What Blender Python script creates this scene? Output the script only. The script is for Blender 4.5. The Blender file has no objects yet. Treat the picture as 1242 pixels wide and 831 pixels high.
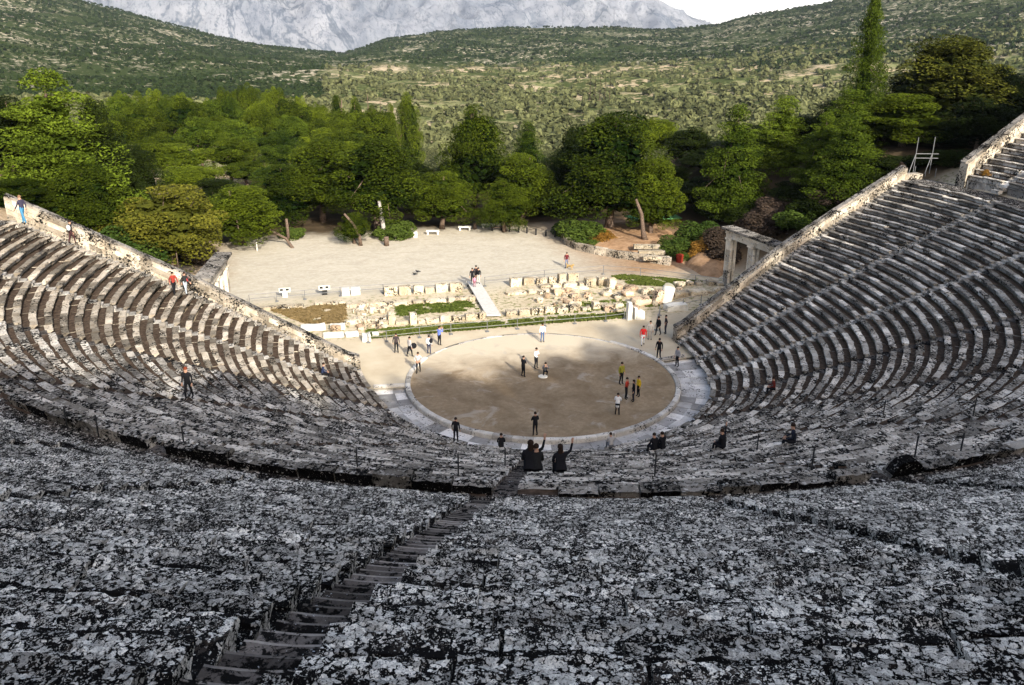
import bpy, math, random
import numpy as np
from mathutils import Vector, Matrix, noise as mnoise
R = math.radians
rng = np.random.default_rng(11)
rnd = random.Random(5)
scene = bpy.context.scene
COL = scene.collection

# ------------------------------------------------------------------ camera geometry
W0, H0 = 1242, 831
CX, CD, CH, CF, PIT, YAW, ROL = -18.0128, 59.5353, 26.2169, 1076.5384, 0.3578, 0.2563, 0.0065
C = np.array([CX, -CD, CH])
DV = np.array([math.sin(YAW)*math.cos(PIT), math.cos(YAW)*math.cos(PIT), -math.sin(PIT)])
_r = np.array([math.cos(YAW), -math.sin(YAW), 0]); _u = np.cross(_r, DV)
RV = math.cos(ROL)*_r + math.sin(ROL)*_u
UV = -math.sin(ROL)*_r + math.cos(ROL)*_u
def ray(x, y):
    v = DV + RV*(x-W0/2)/CF - UV*(y-H0/2)/CF
    return v/np.linalg.norm(v)
def at(x, y, z=0.0):
    v = ray(x, y); return C + v*((z-C[2])/v[2])
def proj(P):
    v = np.asarray(P, float)-C; z = v @ DV
    return W0/2+CF*(v @ RV)/z, H0/2-CF*(v @ UV)/z, z
def up_to(P, ytop):                     # height above P that reaches image row ytop
    lo, hi = 0.0, 80.0
    for _ in range(40):
        m = (lo+hi)/2
        if proj(P+np.array([0, 0, m]))[1] > ytop: lo = m
        else: hi = m
    return lo
def smooth(a, b, x):
    t = np.clip((np.asarray(x, float)-a)/(b-a), 0, 1); return t*t*(3-2*t)

# ------------------------------------------------------------------ helpers
def link(o, parent=None, loc=None):
    COL.objects.link(o)
    if parent is not None: o.parent = parent
    return o
class MB:
    def __init__(s): s.v = []; s.f = []; s.m = []; s.t = []; s.tone = 1.0; s.mi = 0
    def add(s, vs, fs, mi=None, tone=None):
        b = len(s.v); s.v.extend([tuple(p) for p in vs])
        for f in fs:
            s.f.append(tuple(i+b for i in f)); s.m.append(s.mi if mi is None else mi); s.t.append(s.tone if tone is None else tone)
    def box(s, c, size, rot=0.0, jit=0.0, **k):
        hx, hy, hz = size[0]/2, size[1]/2, size[2]/2; ca, sa = math.cos(rot), math.sin(rot); vs = []
        for z in (-hz, hz):
            for x, y in ((-hx, -hy), (hx, -hy), (hx, hy), (-hx, hy)):
                x += rnd.uniform(-jit, jit); y += rnd.uniform(-jit, jit); zz = z+rnd.uniform(-jit, jit)
                vs.append((c[0]+x*ca-y*sa, c[1]+x*sa+y*ca, c[2]+zz))
        s.add(vs, [(0, 3, 2, 1), (4, 5, 6, 7), (0, 1, 5, 4), (1, 2, 6, 5), (2, 3, 7, 6), (3, 0, 4, 7)], **k)
    def tube(s, pts, radii, n=8, cap=True, **k):
        pts = [Vector(p) for p in pts]; vs = []; fs = []
        for i, p in enumerate(pts):
            d = (pts[min(i+1, len(pts)-1)]-pts[max(i-1, 0)]).normalized()
            a = d.cross(Vector((0, 0, 1)) if abs(d.z) < .9 else Vector((1, 0, 0))).normalized(); b = d.cross(a)
            for j in range(n):
                t = 2*math.pi*j/n; vs.append(p+(a*math.cos(t)+b*math.sin(t))*radii[i])
        for i in range(len(pts)-1):
            for j in range(n):
                fs.append((i*n+j, i*n+(j+1) % n, (i+1)*n+(j+1) % n, (i+1)*n+j))
        if cap:
            fs.append(tuple(range(n-1, -1, -1))); fs.append(tuple(range((len(pts)-1)*n, len(pts)*n)))
        s.add(vs, fs, **k)
    def ell(s, c, rad, nu=10, nv=7, zmin=-1.0, **k):
        vs = []; fs = []
        a0 = math.asin(max(-1, zmin))
        for i in range(nv+1):
            th = a0+(math.pi/2-a0)*i/nv
            for j in range(nu):
                t = 2*math.pi*j/nu
                vs.append((c[0]+rad[0]*math.cos(th)*math.cos(t), c[1]+rad[1]*math.cos(th)*math.sin(t), c[2]+rad[2]*math.sin(th)))
        for i in range(nv):
            for j in range(nu): fs.append((i*nu+j, i*nu+(j+1) % nu, (i+1)*nu+(j+1) % nu, (i+1)*nu+j))
        s.add(vs, fs, **k)
    def build(s, name, mats, parent=None, off=None, smooth_=False):
        me = bpy.data.meshes.new(name)
        vs = s.v
        if off is not None: vs = [(x-off[0], y-off[1], z-off[2]) for x, y, z in vs]
        me.from_pydata(vs, [], s.f)
        if not isinstance(mats, (list, tuple)): mats = [mats]
        for m in mats: me.materials.append(m)
        if len(mats) > 1: me.polygons.foreach_set('material_index', s.m)
        a = me.attributes.new('tone', 'FLOAT', 'FACE'); a.data.foreach_set('value', s.t)
        if smooth_: me.polygons.foreach_set('use_smooth', [True]*len(s.f))
        me.update()
        return link(bpy.data.objects.new(name, me), parent)
def np_mesh(name, V, F, mats, tone=None, smooth_=False):
    me = bpy.data.meshes.new(name); V = np.asarray(V, np.float32); F = np.asarray(F, np.int32)
    k = F.shape[1]
    me.vertices.add(len(V)); me.vertices.foreach_set('co', V.ravel())
    me.loops.add(F.size); me.loops.foreach_set('vertex_index', F.ravel())
    me.polygons.add(len(F)); me.polygons.foreach_set('loop_start', np.arange(len(F), dtype=np.int32)*k)
    me.polygons.foreach_set('loop_total', np.full(len(F), k, np.int32))
    for m in (mats if isinstance(mats, (list, tuple)) else [mats]): me.materials.append(m)
    if tone is not None:
        a = me.attributes.new('tone', 'FLOAT', 'FACE'); a.data.foreach_set('value', np.asarray(tone, np.float32))
    me.polygons.foreach_set('use_smooth', np.full(len(F), smooth_, bool))
    me.update(calc_edges=True); me.validate()
    return me
def thing(name, label, cat, loc=(0, 0, 0), rz=0.0, group=None):
    o = bpy.data.objects.new(name, None); o.location = loc; o.rotation_euler = (0, 0, rz); o.empty_display_size = .3
    COL.objects.link(o); return tag(o, label, cat, group)
def tag(o, label=None, cat=None, group=None, kind=None):
    if label: o['label'] = label
    if cat: o['category'] = cat
    if group: o['group'] = group
    if kind: o['kind'] = kind
    return o
ORD = ['leftmost', 'second', 'third', 'fourth', 'fifth', 'sixth', 'seventh', 'eighth', 'ninth', 'tenth', 'eleventh', 'twelfth',
       'thirteenth', 'fourteenth', 'fifteenth', 'sixteenth', 'seventeenth', 'eighteenth', 'nineteenth', 'twentieth']

# ------------------------------------------------------------------ materials
class NT:
    def __init__(s, name):
        s.mat = bpy.data.materials.new(name); s.mat.use_nodes = True; s.t = s.mat.node_tree
        s.b = s.t.nodes['Principled BSDF']; s.out = s.t.nodes['Material Output']
        s.b.inputs['Roughness'].default_value = .9
        s.b.inputs['Specular IOR Level'].default_value = .0
        s._p = None
    def n(s, typ, ins=None, **props):
        nd = s.t.nodes.new(typ)
        for k, v in props.items(): setattr(nd, k, v)
        for k, v in (ins or {}).items(): s.set(nd.inputs[k], v)
        return nd
    def set(s, sock, v):
        if isinstance(v, bpy.types.NodeSocket): s.t.links.new(v, sock)
        elif isinstance(v, (tuple, list)) and sock.type == 'RGBA': sock.default_value = tuple(v)+((1,) if len(v) == 3 else ())
        else: sock.default_value = v
    def pos(s):
        if s._p is None: s._p = s.n('ShaderNodeNewGeometry').outputs['Position']
        return s._p
    def noise(s, scale, detail=3, rough=.55, dist=0.0, vec=None):
        return s.n('ShaderNodeTexNoise', {'Vector': vec or s.pos(), 'Scale': scale, 'Detail': detail, 'Roughness': rough, 'Distortion': dist}).outputs[0]
    def ramp(s, fac, a, b, lo=0.0, hi=1.0):
        return s.n('ShaderNodeMapRange', {'Value': fac, 'From Min': a, 'From Max': b, 'To Min': lo, 'To Max': hi}).outputs[0]
    def math(s, op, a, b=0.0):
        return s.n('ShaderNodeMath', {0: a, 1: b}, operation=op).outputs[0]
    def mix(s, fac, a, b, blend='MIX'):
        nd = s.n('ShaderNodeMix', data_type='RGBA', blend_type=blend)
        s.set(nd.inputs[0], fac); s.set(nd.inputs[6], a); s.set(nd.inputs[7], b); return nd.outputs[2]
    def attr(s, name):
        return s.n('ShaderNodeAttribute', attribute_name=name).outputs['Fac']
    def objrand(s): return s.n('ShaderNodeObjectInfo').outputs['Random']
    def scale(s, col, f):
        return s.n('ShaderNodeVectorMath', {0: col, 3: f}, operation='SCALE').outputs[0]
    def bump(s, h, strength=.5, dist=.02):
        s.set(s.b.inputs['Normal'], s.n('ShaderNodeBump', {'Height': h, 'Strength': strength, 'Distance': dist}).outputs[0])
    def done(s, col, rough=None):
        s.set(s.b.inputs['Base Color'], col)
        if rough is not None: s.set(s.b.inputs['Roughness'], rough)
        return s.mat

def stone_mat(name, a, b, lich, dark=.5, patch=11.0, tonek=1.0, white=(.72, .73, .72)):
    """weathered limestone with crusts of white and black lichen; lich = white cover 0..1, dark = black cover"""
    m = NT(name)
    base = m.mix(m.ramp(m.noise(1.3, 4), .35, .65), a, b)
    base = m.scale(base, m.ramp(m.attr('tone'), .5, 1.5, 1-.5*tonek, 1+.5*tonek))
    base = m.scale(base, m.ramp(m.noise(23, 5, .7), .25, .75, .75, 1.2))
    big = m.noise(.9, 3); mid = m.noise(3.1, 3)
    # black crust
    kn = m.noise(6.5, 6, .7, .4)
    kf = m.ramp(m.math('ADD', kn, m.ramp(big, .3, .7, -.12, .12)), .62-.28*dark, .68-.28*dark)
    col = m.mix(kf, base, (.009, .0085, .008))
    # white rosettes
    wv = m.n('ShaderNodeVectorMath', {0: m.pos(), 1: m.n('ShaderNodeVectorMath', {0: m.n('ShaderNodeTexNoise', {'Vector': m.pos(), 'Scale': 13.0, 'Detail': 4.0}).outputs[1], 3: .16}, operation='SCALE').outputs[0]}, operation='ADD').outputs[0]
    vo = m.n('ShaderNodeTexVoronoi', {'Vector': wv, 'Scale': patch, 'Randomness': 1.0})
    th = m.math('ADD', m.ramp(mid, .3, .7, .08, .62), -.62+.62*lich+.2)
    wd = m.math('SUBTRACT', th, vo.outputs['Distance'])
    vo2 = m.n('ShaderNodeTexVoronoi', {'Vector': wv, 'Scale': patch*2.4, 'Randomness': 1.0})
    th2 = m.math('ADD', m.ramp(m.noise(4.7, 4), .3, .7, .10, .60), -.62+.62*lich+.12)
    wf2 = m.ramp(m.math('SUBTRACT', th2, vo2.outputs['Distance']), 0.0, .08)
    wf = m.math('MAXIMUM', m.ramp(wd, 0.0, .05), m.math('MULTIPLY', wf2, .8))
    wf = m.math('MULTIPLY', wf, m.ramp(m.noise(60, 2, .6), .36, .44, .15, 1.0))
    cellv = m.n('ShaderNodeSeparateColor', {0: vo.outputs['Color']})
    wcol = m.mix(cellv.outputs[0], white, tuple(c*.42 for c in white))
    wcol = m.scale(wcol, m.ramp(m.noise(45, 3, .7), .3, .7, .6, 1.15))
    col = m.mix(wf, col, wcol)
    fine = m.ramp(m.noise(34, 3, .75), .60+.1*(1-lich), .66+.1*(1-lich))
    col = m.mix(m.math('MULTIPLY', fine, .7), col, tuple(c*.8 for c in white))
    col = m.scale(col, m.ramp(m.attr('tone'), .6, 1.4, 1-.38*tonek, 1+.30*tonek))
    h = m.math('ADD', m.math('MULTIPLY', wf, .25), m.noise(14, 5, .7))
    m.bump(h, .8, .03)
    return m.done(col)
def plain(name, col, rough=.8, var=.0, scale=6.0, metal=0.0, bump=0.0):
    m = NT(name); c = col
    if var: c = m.mix(m.ramp(m.noise(scale, 4, .65), .3, .7), tuple(x*(1-var) for x in col), tuple(min(1, x*(1+var)) for x in col))
    m.b.inputs['Metallic'].default_value = metal
    if bump: m.bump(m.noise(scale*3, 4, .7), bump, .02)
    return m.done(c, rough)
def leaf_mat(name, lo, hi, trans=.06):
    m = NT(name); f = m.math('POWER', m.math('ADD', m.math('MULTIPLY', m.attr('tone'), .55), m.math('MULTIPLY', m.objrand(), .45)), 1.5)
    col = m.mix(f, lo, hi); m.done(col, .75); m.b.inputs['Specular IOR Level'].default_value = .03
    tr = m.n('ShaderNodeBsdfTranslucent', {'Color': col}); mx = m.n('ShaderNodeMixShader', {0: trans, 1: m.b.outputs[0], 2: tr.outputs[0]})
    m.t.links.new(mx.outputs[0], m.out.inputs['Surface']); return m.mat

M = {}
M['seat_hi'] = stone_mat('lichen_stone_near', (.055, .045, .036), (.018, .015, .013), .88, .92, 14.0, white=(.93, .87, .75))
M['seat_mid'] = stone_mat('lichen_stone_middle', (.42, .38, .32), (.25, .22, .18), .54, .48, 6.0, white=(.76, .71, .62))
M['seat_side'] = stone_mat('pale_stone_side', (.47, .435, .375), (.28, .25, .21), .42, .30, 6.0, white=(.74, .70, .62))
M['seat_warm'] = stone_mat('warm_stone', (.42, .365, .285), (.25, .205, .15), .30, .24, 6.0, white=(.62, .56, .46))
M['channel'] = plain('seat_channel_earth', (.07, .05, .036), .95, .55, 4.0, bump=.6)
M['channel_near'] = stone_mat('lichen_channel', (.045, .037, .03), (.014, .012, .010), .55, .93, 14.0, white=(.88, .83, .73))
M['step_dark'] = stone_mat('worn_step', (.13, .113, .098), (.058, .05, .043), .20, .45, 14.0)
M['step_edge'] = stone_mat('worn_step_edge', (.24, .215, .185), (.13, .115, .10), .1, .2, 12.0)
M['backrest'] = stone_mat('shade_darkened_backrest_stone', (.05, .046, .042), (.016, .015, .014), .40, .92, 9.0, white=(.6, .56, .5))  # shade of the rear faces put into the stone colour
M['wall'] = stone_mat('retaining_wall_stone', (.50, .435, .34), (.31, .255, .185), .34, .34, 4.0, white=(.68, .63, .54))
M['coping'] = stone_mat('coping_stone', (.30, .27, .23), (.20, .18, .15), .2, .45, 6.0)
M['ruin'] = stone_mat('ruin_limestone', (.58, .50, .37), (.40, .32, .21), .42, .24, 4.0, white=(.74, .69, .58))
M['ruin_tan'] = stone_mat('ruin_conglomerate', (.50, .38, .26), (.36, .25, .16), .15, .25, 5.0)
M['pillar'] = stone_mat('gate_stone', (.74, .67, .55), (.55, .46, .34), .4, .06, 4.0)
M['kerb'] = stone_mat('kerb_stone', (.60, .56, .49), (.42, .385, .33), .3, .12, 5.0)
M['paving'] = stone_mat('gutter_paving_stone', (.56, .53, .49), (.40, .375, .34), .2, .08, 4.0)
M['white_stone'] = plain('white_cut_stone', (.64, .61, .53), .85, .15, 3.0, bump=.3)
M['metal'] = plain('galvanised_rail', (.20, .20, .195), .55, .1, 3.0, .4)
M['darkmetal'] = plain('dark_iron', (.03, .03, .03), .6, .2)
M['ramp'] = plain('ramp_boards', (.50, .48, .43), .85, .15, 4.0)
M['bark'] = plain('pine_bark', (.125, .09, .066), .95, .55, 9.0, bump=.8)
M['deadwood'] = plain('bleached_wood', (.42, .38, .34), .9, .3, 8.0)
M['pine'] = leaf_mat('pine_needles', (.005, .012, .0015), (.125, .160, .010))
M['conifer'] = leaf_mat('bright_conifer_needles', (.006, .016, .002), (.125, .170, .014))
M['dark_shaded_leaf'] = leaf_mat('dark_shaded_needles', (.004, .007, .002), (.026, .038, .005))  # shade of the trees behind put into leaf colour; cypresses are dark themselves
M['autumn'] = leaf_mat('yellowing_leaves', (.018, .026, .004), (.155, .145, .018))
M['olive_gold'] = leaf_mat('golden_green_needles', (.010, .016, .003), (.17, .17, .022))
M['olive'] = leaf_mat('olive_leaves', (.016, .023, .009), (.195, .20, .085), .15)
M['shrub'] = leaf_mat('maquis_leaves', (.008, .016, .005), (.034, .050, .014), .1)
M['bush'] = leaf_mat('bush_leaves', (.02, .04, .007), (.095, .130, .022))
M['brown_bush'] = leaf_mat('bare_twigs', (.03, .022, .016), (.10, .07, .05), .1)
M['orange_bush'] = leaf_mat('orange_leaves', (.16, .08, .015), (.38, .20, .04))
M['red'] = plain('red_paint', (.22, .03, .018), .6, .1)
M['orange'] = plain('orange_plastic', (.65, .18, .03), .6, .1)

# ------------------------------------------------------------------ theatre geometry
R0, DR, NR, DZ = 12.45, .75, 34, .352
ZD = .1+NR*DZ; RD = R0+NR*DR
UR0, UDR, UDZ, UN = 39.95, .79, .395, 28
UZ0 = ZD+1.15
def wl(ax): return np.interp(ax, (10, 13.2, 18.6, 24.9, 30.5, 36, 40), (4.0, 4.9, 6.35, 8.05, 8.85, 9.5, 9.9))
def dR(Rr, e):
    k = max(0.0, 1-(Rr-R0)/26.0)
    return 2.0*k*(max(0.0, e+R(15))/R(39))**2
def cpt(Rr, phi, z):
    e = phi if math.cos(phi) > 0 else math.pi-phi
    e = math.atan2(math.sin(e), math.cos(e))
    r = Rr+dR(Rr, e); return (r*math.cos(phi), r*math.sin(phi), z)
_ec = {}
def e_end(Rr, upper=False):
    key = (round(Rr, 3), upper)
    if key in _ec: return _ec[key]
    lo, hi = R(-10), R(45)
    for _ in range(40):
        m = (lo+hi)/2; r = Rr+(0 if upper else dR(Rr, m)); x, y = r*math.cos(m), r*math.sin(m)
        lim = (5.0+.25*(x-39)) if upper else wl(x)
        if y < lim-.02: lo = m
        else: hi = m
    _ec[key] = lo; return lo
def stair_az(k, Rr):                    # lower stairways, k = -6..6 from left wall to right wall
    s = 1 if k > 0 else -1; a = abs(k); E = e_end(Rr)
    if a <= 4: e = R(-90+18.5*a)
    elif a == 5: e = R(-16)+(E-.38/Rr-R(-16))*.5
    else: e = E-.40/Rr
    return e if s > 0 else math.pi-e-2*math.pi
def stair_azU(k, Rr):
    if abs(k) <= 10: return R(-90.65+9.25*k)
    e = e_end(Rr, True)-.4/Rr
    return e if k > 0 else math.pi-e-2*math.pi
LOWPROF = [(.20, -.02, 0), (.21, .16, 0), (.10, .25, 0), (0, .30, 0), (.025, .358, 0), (.40, .352, 0), (.415, .30, 1), (.86, .29, 1)]
UPPROF = [(.15, -.02, 0), (.17, .20, 0), (.08, .29, 0), (0, .345, 0), (.03, .398, 0), (.31, .395, 0), (.42, .392, 1), (.44, .35, 1), (.90, .34, 1)]
def block(mb, prof, Rr, z, p0, p1, n, jr, jz, tone, fine=False, upper=False, tilt=0.0):
    """one seat stone: profile swept along its arc, ends closed"""
    k = len(prof); vs = []; fs = []; ms = []
    chip = [rnd.uniform(0, .03) if rnd.random() < .35 else 0 for _ in range(2)]
    for i in range(n+1):
        t = i/n; ph = p0+(p1-p0)*t
        edge = (i == 0)*chip[0]+(i == n)*chip[1]
        for j, (dr, dz, _) in enumerate(prof):
            zz = z+dz+jz+tilt*(t-.5)*(1 if 2 <= j <= 5 else 0); rr = Rr+dr+jr
            if 2 <= j <= 4:
                rr += edge*1.2; zz -= edge*.7
                a = .018 if fine else .012
                rr += rnd.gauss(0, a); zz += rnd.gauss(0, a*.5)
            elif j >= 5: rr += rnd.gauss(0, .02); zz += rnd.gauss(0, .008)
            if upper: x, y = rr*math.cos(ph), rr*math.sin(ph)
            else: x, y, _z = cpt(rr, ph, 0)
            if fine:
                q = mnoise.noise(Vector((x*2.3, y*2.3, zz*2.3)))*.03+mnoise.noise(Vector((x*8, y*8, zz*8)))*.03
                if 2 <= j <= 6: zz += q
            vs.append((x, y, zz))
    for i in range(n):
        for j in range(k-1):
            fs.append((i*k+j, i*k+j+1, (i+1)*k+j+1, (i+1)*k+j)); ms.append(1 if prof[j][2] == 1 or prof[j+1][2] == 1 and j >= 5 else 0)
    b = len(mb.v); mb.v.extend(vs)
    for f, m_ in zip(fs, ms): mb.f.append(tuple(q+b for q in f)); mb.m.append(m_); mb.t.append(tone)
    mb.f.append(tuple(b+j for j in range(k-1, -1, -1))); mb.m.append(0); mb.t.append(tone*.9)
    mb.f.append(tuple(b+n*k+j for j in range(k))); mb.m.append(0); mb.t.append(tone*.9)
def finer(prof):
    out = []
    for (a, b) in zip(prof, prof[1:]):
        out.append(a); L = math.hypot(b[0]-a[0], b[1]-a[1]); q = int(L/.11)
        for i in range(1, q+1):
            t = i/(q+1); out.append((a[0]+(b[0]-a[0])*t, a[1]+(b[1]-a[1])*t, b[2] if a[2] else a[2]))
    out.append(prof[-1]); return out
UPFINE = [q for q in UPPROF[:5]]+[(.10, .397, 0), (.18, .394, 0), (.25, .396, 0), (.33, .393, 0), (.42, .392, 1)]+[(.44, .35, 1), (.55, .345, 1), (.66, .34, 1), (.78, .34, 1), (.90, .34, 1)]

def seat_row(mb, prof, Rr, z, p0, p1, upper, fine, Lm=1.25, jitter=1.0):
    L = (p1-p0)*Rr; n = max(1, round(L/Lm)); cuts = [0.0]
    for i in range(1, n): cuts.append((i+rnd.uniform(-.25, .25))/n)
    cuts.append(1.0); g = (.009 if not fine else .022)/Rr
    for a, b in zip(cuts, cuts[1:]):
        q0, q1 = p0+(p1-p0)*a+g, p0+(p1-p0)*b-g
        seg = max(2, int((q1-q0)*Rr/(.12 if fine else .45)))
        sink = (rnd.uniform(-.13, -.06) if rnd.random() < .09 else rnd.gauss(0, .02)) if fine else (-.07 if rnd.random() < .05 else 0)
        block(mb, prof, Rr, z, q0, q1, seg, rnd.gauss(0, .02*jitter), rnd.gauss(0, .012*jitter)+sink, rnd.uniform(.62, 1.38), fine, upper, rnd.gauss(0, (.03 if fine else .015)*jitter))

side_word = ['left wall', 'right wall']
def lower_wedge(j):                      # between stairways j and j+1, j=-6..5
    am = R(-90+18.5*(j+.5)); loc = (24*math.cos(am), 24*math.sin(am), 5.5)
    pos = j+7                            # 1..12 from the left
    nm = ['first', 'second', 'third', 'fourth', 'fifth', 'sixth']
    if pos <= 6: lab = f'{nm[pos-1]} wedge of stone seat rows in the lower tier counted from the left wall'
    else: lab = f'{nm[12-pos]} wedge of stone seat rows in the lower tier counted from the right wall'
    w = thing('seating_wedge', lab, 'stone seating', loc, 0, 'wedges of seats in the lower tier')
    if pos in (1, 2): mats = [M['seat_warm'], M['channel']]
    elif pos in (10, 11, 12): mats = [M['seat_side'], M['channel']]
    elif pos == 3: mats = [M['seat_mid'], M['channel']]
    else: mats = [M['seat_mid'], M['channel']]
    for k in range(NR):
        Rr = R0+DR*k; z = .1+DZ*k
        p0 = stair_az(j, Rr)+.37/Rr; p1 = stair_az(j+1, Rr)-.37/Rr
        mb = MB(); seat_row(mb, LOWPROF, Rr, z, p0, p1, False, False, 1.3 if k > 2 else 1.0, 1.6 if 3 <= pos <= 9 else 1.0)
        if k == NR-1 and 3 <= pos <= 10: # honoured seats: a back rest behind the last row
            L = (p1-p0)*RD; n = int(L/1.25)
            for i in range(n):
                if rnd.random() < .10: continue
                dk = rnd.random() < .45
                hump = rnd.random() < .08
                q0 = p0+(p1-p0)*(i+.02)/n; q1 = p0+(p1-p0)*(i+.98)/n; hgt = rnd.uniform(.5, .66) if hump else (rnd.uniform(.30, .52) if pos <= 5 else rnd.uniform(.16, .36))
                pr = []; S = 7; vs = []; K = 6
                for s_ in range(S+1):
                    t = s_/S; ph = q0+(q1-q0)*t; hh = hgt*((.25+.75*min(1, 4*t*(1-t)*1.15)) if hump else 1.0)+rnd.uniform(-.03, .03)
                    for dr, dz in ((-.46, .33), (-.42, .33+hh*.85), (-.30, .34+hh), (.10, .33+hh*.97), (.04, .36+hh*.4), (-.04, .1)):
                        vs.append(cpt(RD+dr+rnd.gauss(0, .012), ph, z+dz+rnd.gauss(0, .01)))
                fs = [(s_*K+c_, s_*K+c_+1, (s_+1)*K+c_+1, (s_+1)*K+c_) for s_ in range(S) for c_ in range(K-1)]
                fs += [tuple(range(K-1, -1, -1)), tuple(S*K+c_ for c_ in range(K))]
                b_ = len(mb.f); mb.add(vs, fs, 0, rnd.uniform(.6, 1.0))
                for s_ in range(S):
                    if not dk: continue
                    for c_ in (3, 4): mb.m[b_+s_*(K-1)+c_] = 2  # rear faces get the shade-darkened stone
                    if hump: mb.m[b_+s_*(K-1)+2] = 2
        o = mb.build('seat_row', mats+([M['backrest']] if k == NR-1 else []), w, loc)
def lower_stair(k):
    mb = MB(); n = NR*2
    nm = ['middle', 'first', 'second', 'third', 'fourth', 'fifth', 'sixth']
    lab = 'narrow stone stairway on the centre line of the lower tier' if k == 0 else \
          f'narrow stone stairway in the lower tier, {nm[abs(k)]} one {"left" if k < 0 else "right"} of the centre line'
    am = stair_az(k, 24.); loc = (24*math.cos(am), 24*math.sin(am), 5.5)
    for i in range(n):
        Rr = R0+DR/2*i; z = .1+DZ/2*(i+1)-.03; a = stair_az(k, Rr); h = .35/Rr; q = rnd.gauss(0, .008)
        vs = []
        for rr, zz in ((Rr, z-.25), (Rr-.01, z), (Rr+.42, z+.01), (Rr+.42, z-.25)):
            vs += [cpt(rr, a-h, zz+q), cpt(rr, a+h, zz+q)]
        mb.add(vs, [(0, 1, 3, 2), (2, 3, 5, 4), (4, 5, 7, 6), (0, 2, 4, 6), (1, 7, 5, 3)], 0, rnd.uniform(.8, 1.2))
    o = mb.build('stone_stairway', M['step_dark'] if -4 <= k <= 3 else M['seat_side'], None, loc); o.location = loc
    tag(o, lab, 'stairway', 'stairways of the lower tier')
for j in range(-6, 6): lower_wedge(j)
for k in range(-6, 7): lower_stair(k)

# upper tier: the wedges round the camera and the far right end
UPW = {-5: 'wedge of lichened stone seats at the far left edge of the upper tier', -4: 'wedge of lichened stone seats in the upper tier, two left of the worn staircase',
       -3: 'wedge of lichened stone seats in the foreground just left of the worn staircase', -2: 'wedge of lichened stone seats in the foreground just right of the worn staircase',
       -1: 'wedge of lichened stone seats in the upper tier, second right of the worn staircase', 0: 'wedge of lichened stone seats in the upper tier, third right of the worn staircase',
       1: 'wedge of lichened stone seats in the upper tier, fourth right of the worn staircase',
       9: 'upper tier wedge of stone seats by the right picture edge', 10: 'upper tier wedge of stone seats at the far right end against its end wall'}
def upper_wedge(j):
    a = R(-90+9.25*(j+.5)); loc = (45*math.cos(a), 45*math.sin(a), 15.5)
    w = thing('seating_wedge', UPW[j], 'stone seating', loc, 0, 'wedges of seats in the upper tier')
    near = j <= 1
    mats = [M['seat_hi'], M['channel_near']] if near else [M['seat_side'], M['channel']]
    for k in range(UN):
        Rr = UR0+UDR*k; z = UZ0-UDZ+.0+UDZ*k+.0
        p0 = stair_azU(j, Rr)+.40/Rr; p1 = stair_azU(j+1, Rr)-.40/Rr
        if j == 10: p1 = e_end(Rr, True)-.1/Rr
        fine = j in (-3, -2, -4) and k > 12
        mb = MB()
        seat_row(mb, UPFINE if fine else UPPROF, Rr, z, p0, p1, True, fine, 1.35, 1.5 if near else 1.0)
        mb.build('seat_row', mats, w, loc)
    # podium face towards the walkway
    mb = MB(); p0 = stair_azU(j, UR0)+.37/UR0; p1 = (stair_azU(j+1, UR0)-.37/UR0) if j != 10 else e_end(UR0, True)-.1/UR0; n = 5
    for i in range(n):
        q0 = p0+(p1-p0)*i/n+.0004; q1 = p0+(p1-p0)*(i+1)/n-.0004; tn = rnd.uniform(.75, 1.2)
        pr = [(.02, -1.2), (.08, -1.0), (.10, -.12), (.0, -.06), (.0, .0), (.4, .0)]
        vs = []
        for ph in (q0, (q0+q1)/2, q1):
            for dr, dz in pr: vs.append(((UR0+.03+dr)*math.cos(ph), (UR0+.03+dr)*math.sin(ph), UZ0-UDZ+dz-.03))
        K = len(pr); fs = [(s*K+c, s*K+c+1, (s+1)*K+c+1, (s+1)*K+c) for s in range(2) for c in range(K-1)]
        mb.add(vs, fs+[tuple(range(K-1, -1, -1)), tuple(2*K+c for c in range(K))], 0, tn)
    mb.build('podium_face', mats[0], w, loc)
for j in UPW: upper_wedge(j)
def upper_stair(k, label, parts):
    a0 = R(-90+9.25*k); loc = (45*math.cos(a0), 45*math.sin(a0), 15.5)
    st = thing('stone_stairway', label, 'stairway', loc, 0, 'stairways of the upper tier') if parts else None
    allmb = MB()
    for i in range(-2, UN*2):
        Rr = UR0+UDR/2*i; z = UZ0-UDZ+UDZ/2*(i+1)-.06; a = stair_azU(k, Rr); h = .40/Rr
        mb = MB() if parts else allmb
        S = 8; prof = [(0, -.3), (.0, -.03), (.015, 0), (.045, .0), (.25, -.006), (.44, .005), (.44, -.3)]
        vs = []
        for s in range(S+1):
            ph = a-h+2*h*s/S
            for dr, dz in prof:
                wear = -.022*math.sin(math.pi*s/S) if dz > -.1 else 0
                q = mnoise.noise(Vector((Rr*3+dr*9, s*.7, i*3.1)))*.03
                vs.append(((Rr+dr+q)*math.cos(ph), (Rr+dr+q)*math.sin(ph), z+dz+wear+q*.6))
        K = len(prof); fs = [(s*K+c, s*K+c+1, (s+1)*K+c+1, (s+1)*K+c) for s in range(S) for c in range(K-1)]
        b_ = len(mb.f); mb.add(vs, fs+[tuple(range(K-1, -1, -1)), tuple(S*K+c for c in range(K))], 0, rnd.uniform(.65, 1.4))
        if parts:
            for s in range(S):
                for c in (1, 2):
                    mb.m[b_+s*(K-1)+c] = 1
            mb.build('step', [M['step_dark'], M['step_edge']], st, loc)
    if not parts:
        o = allmb.build('stone_stairway', M['seat_hi'] if k < 5 else M['kerb'], None, loc); o.location = loc; tag(o, label, 'stairway', 'stairways of the upper tier')
upper_stair(-2, 'worn dark stone staircase running down through the foreground seats', True)
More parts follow.
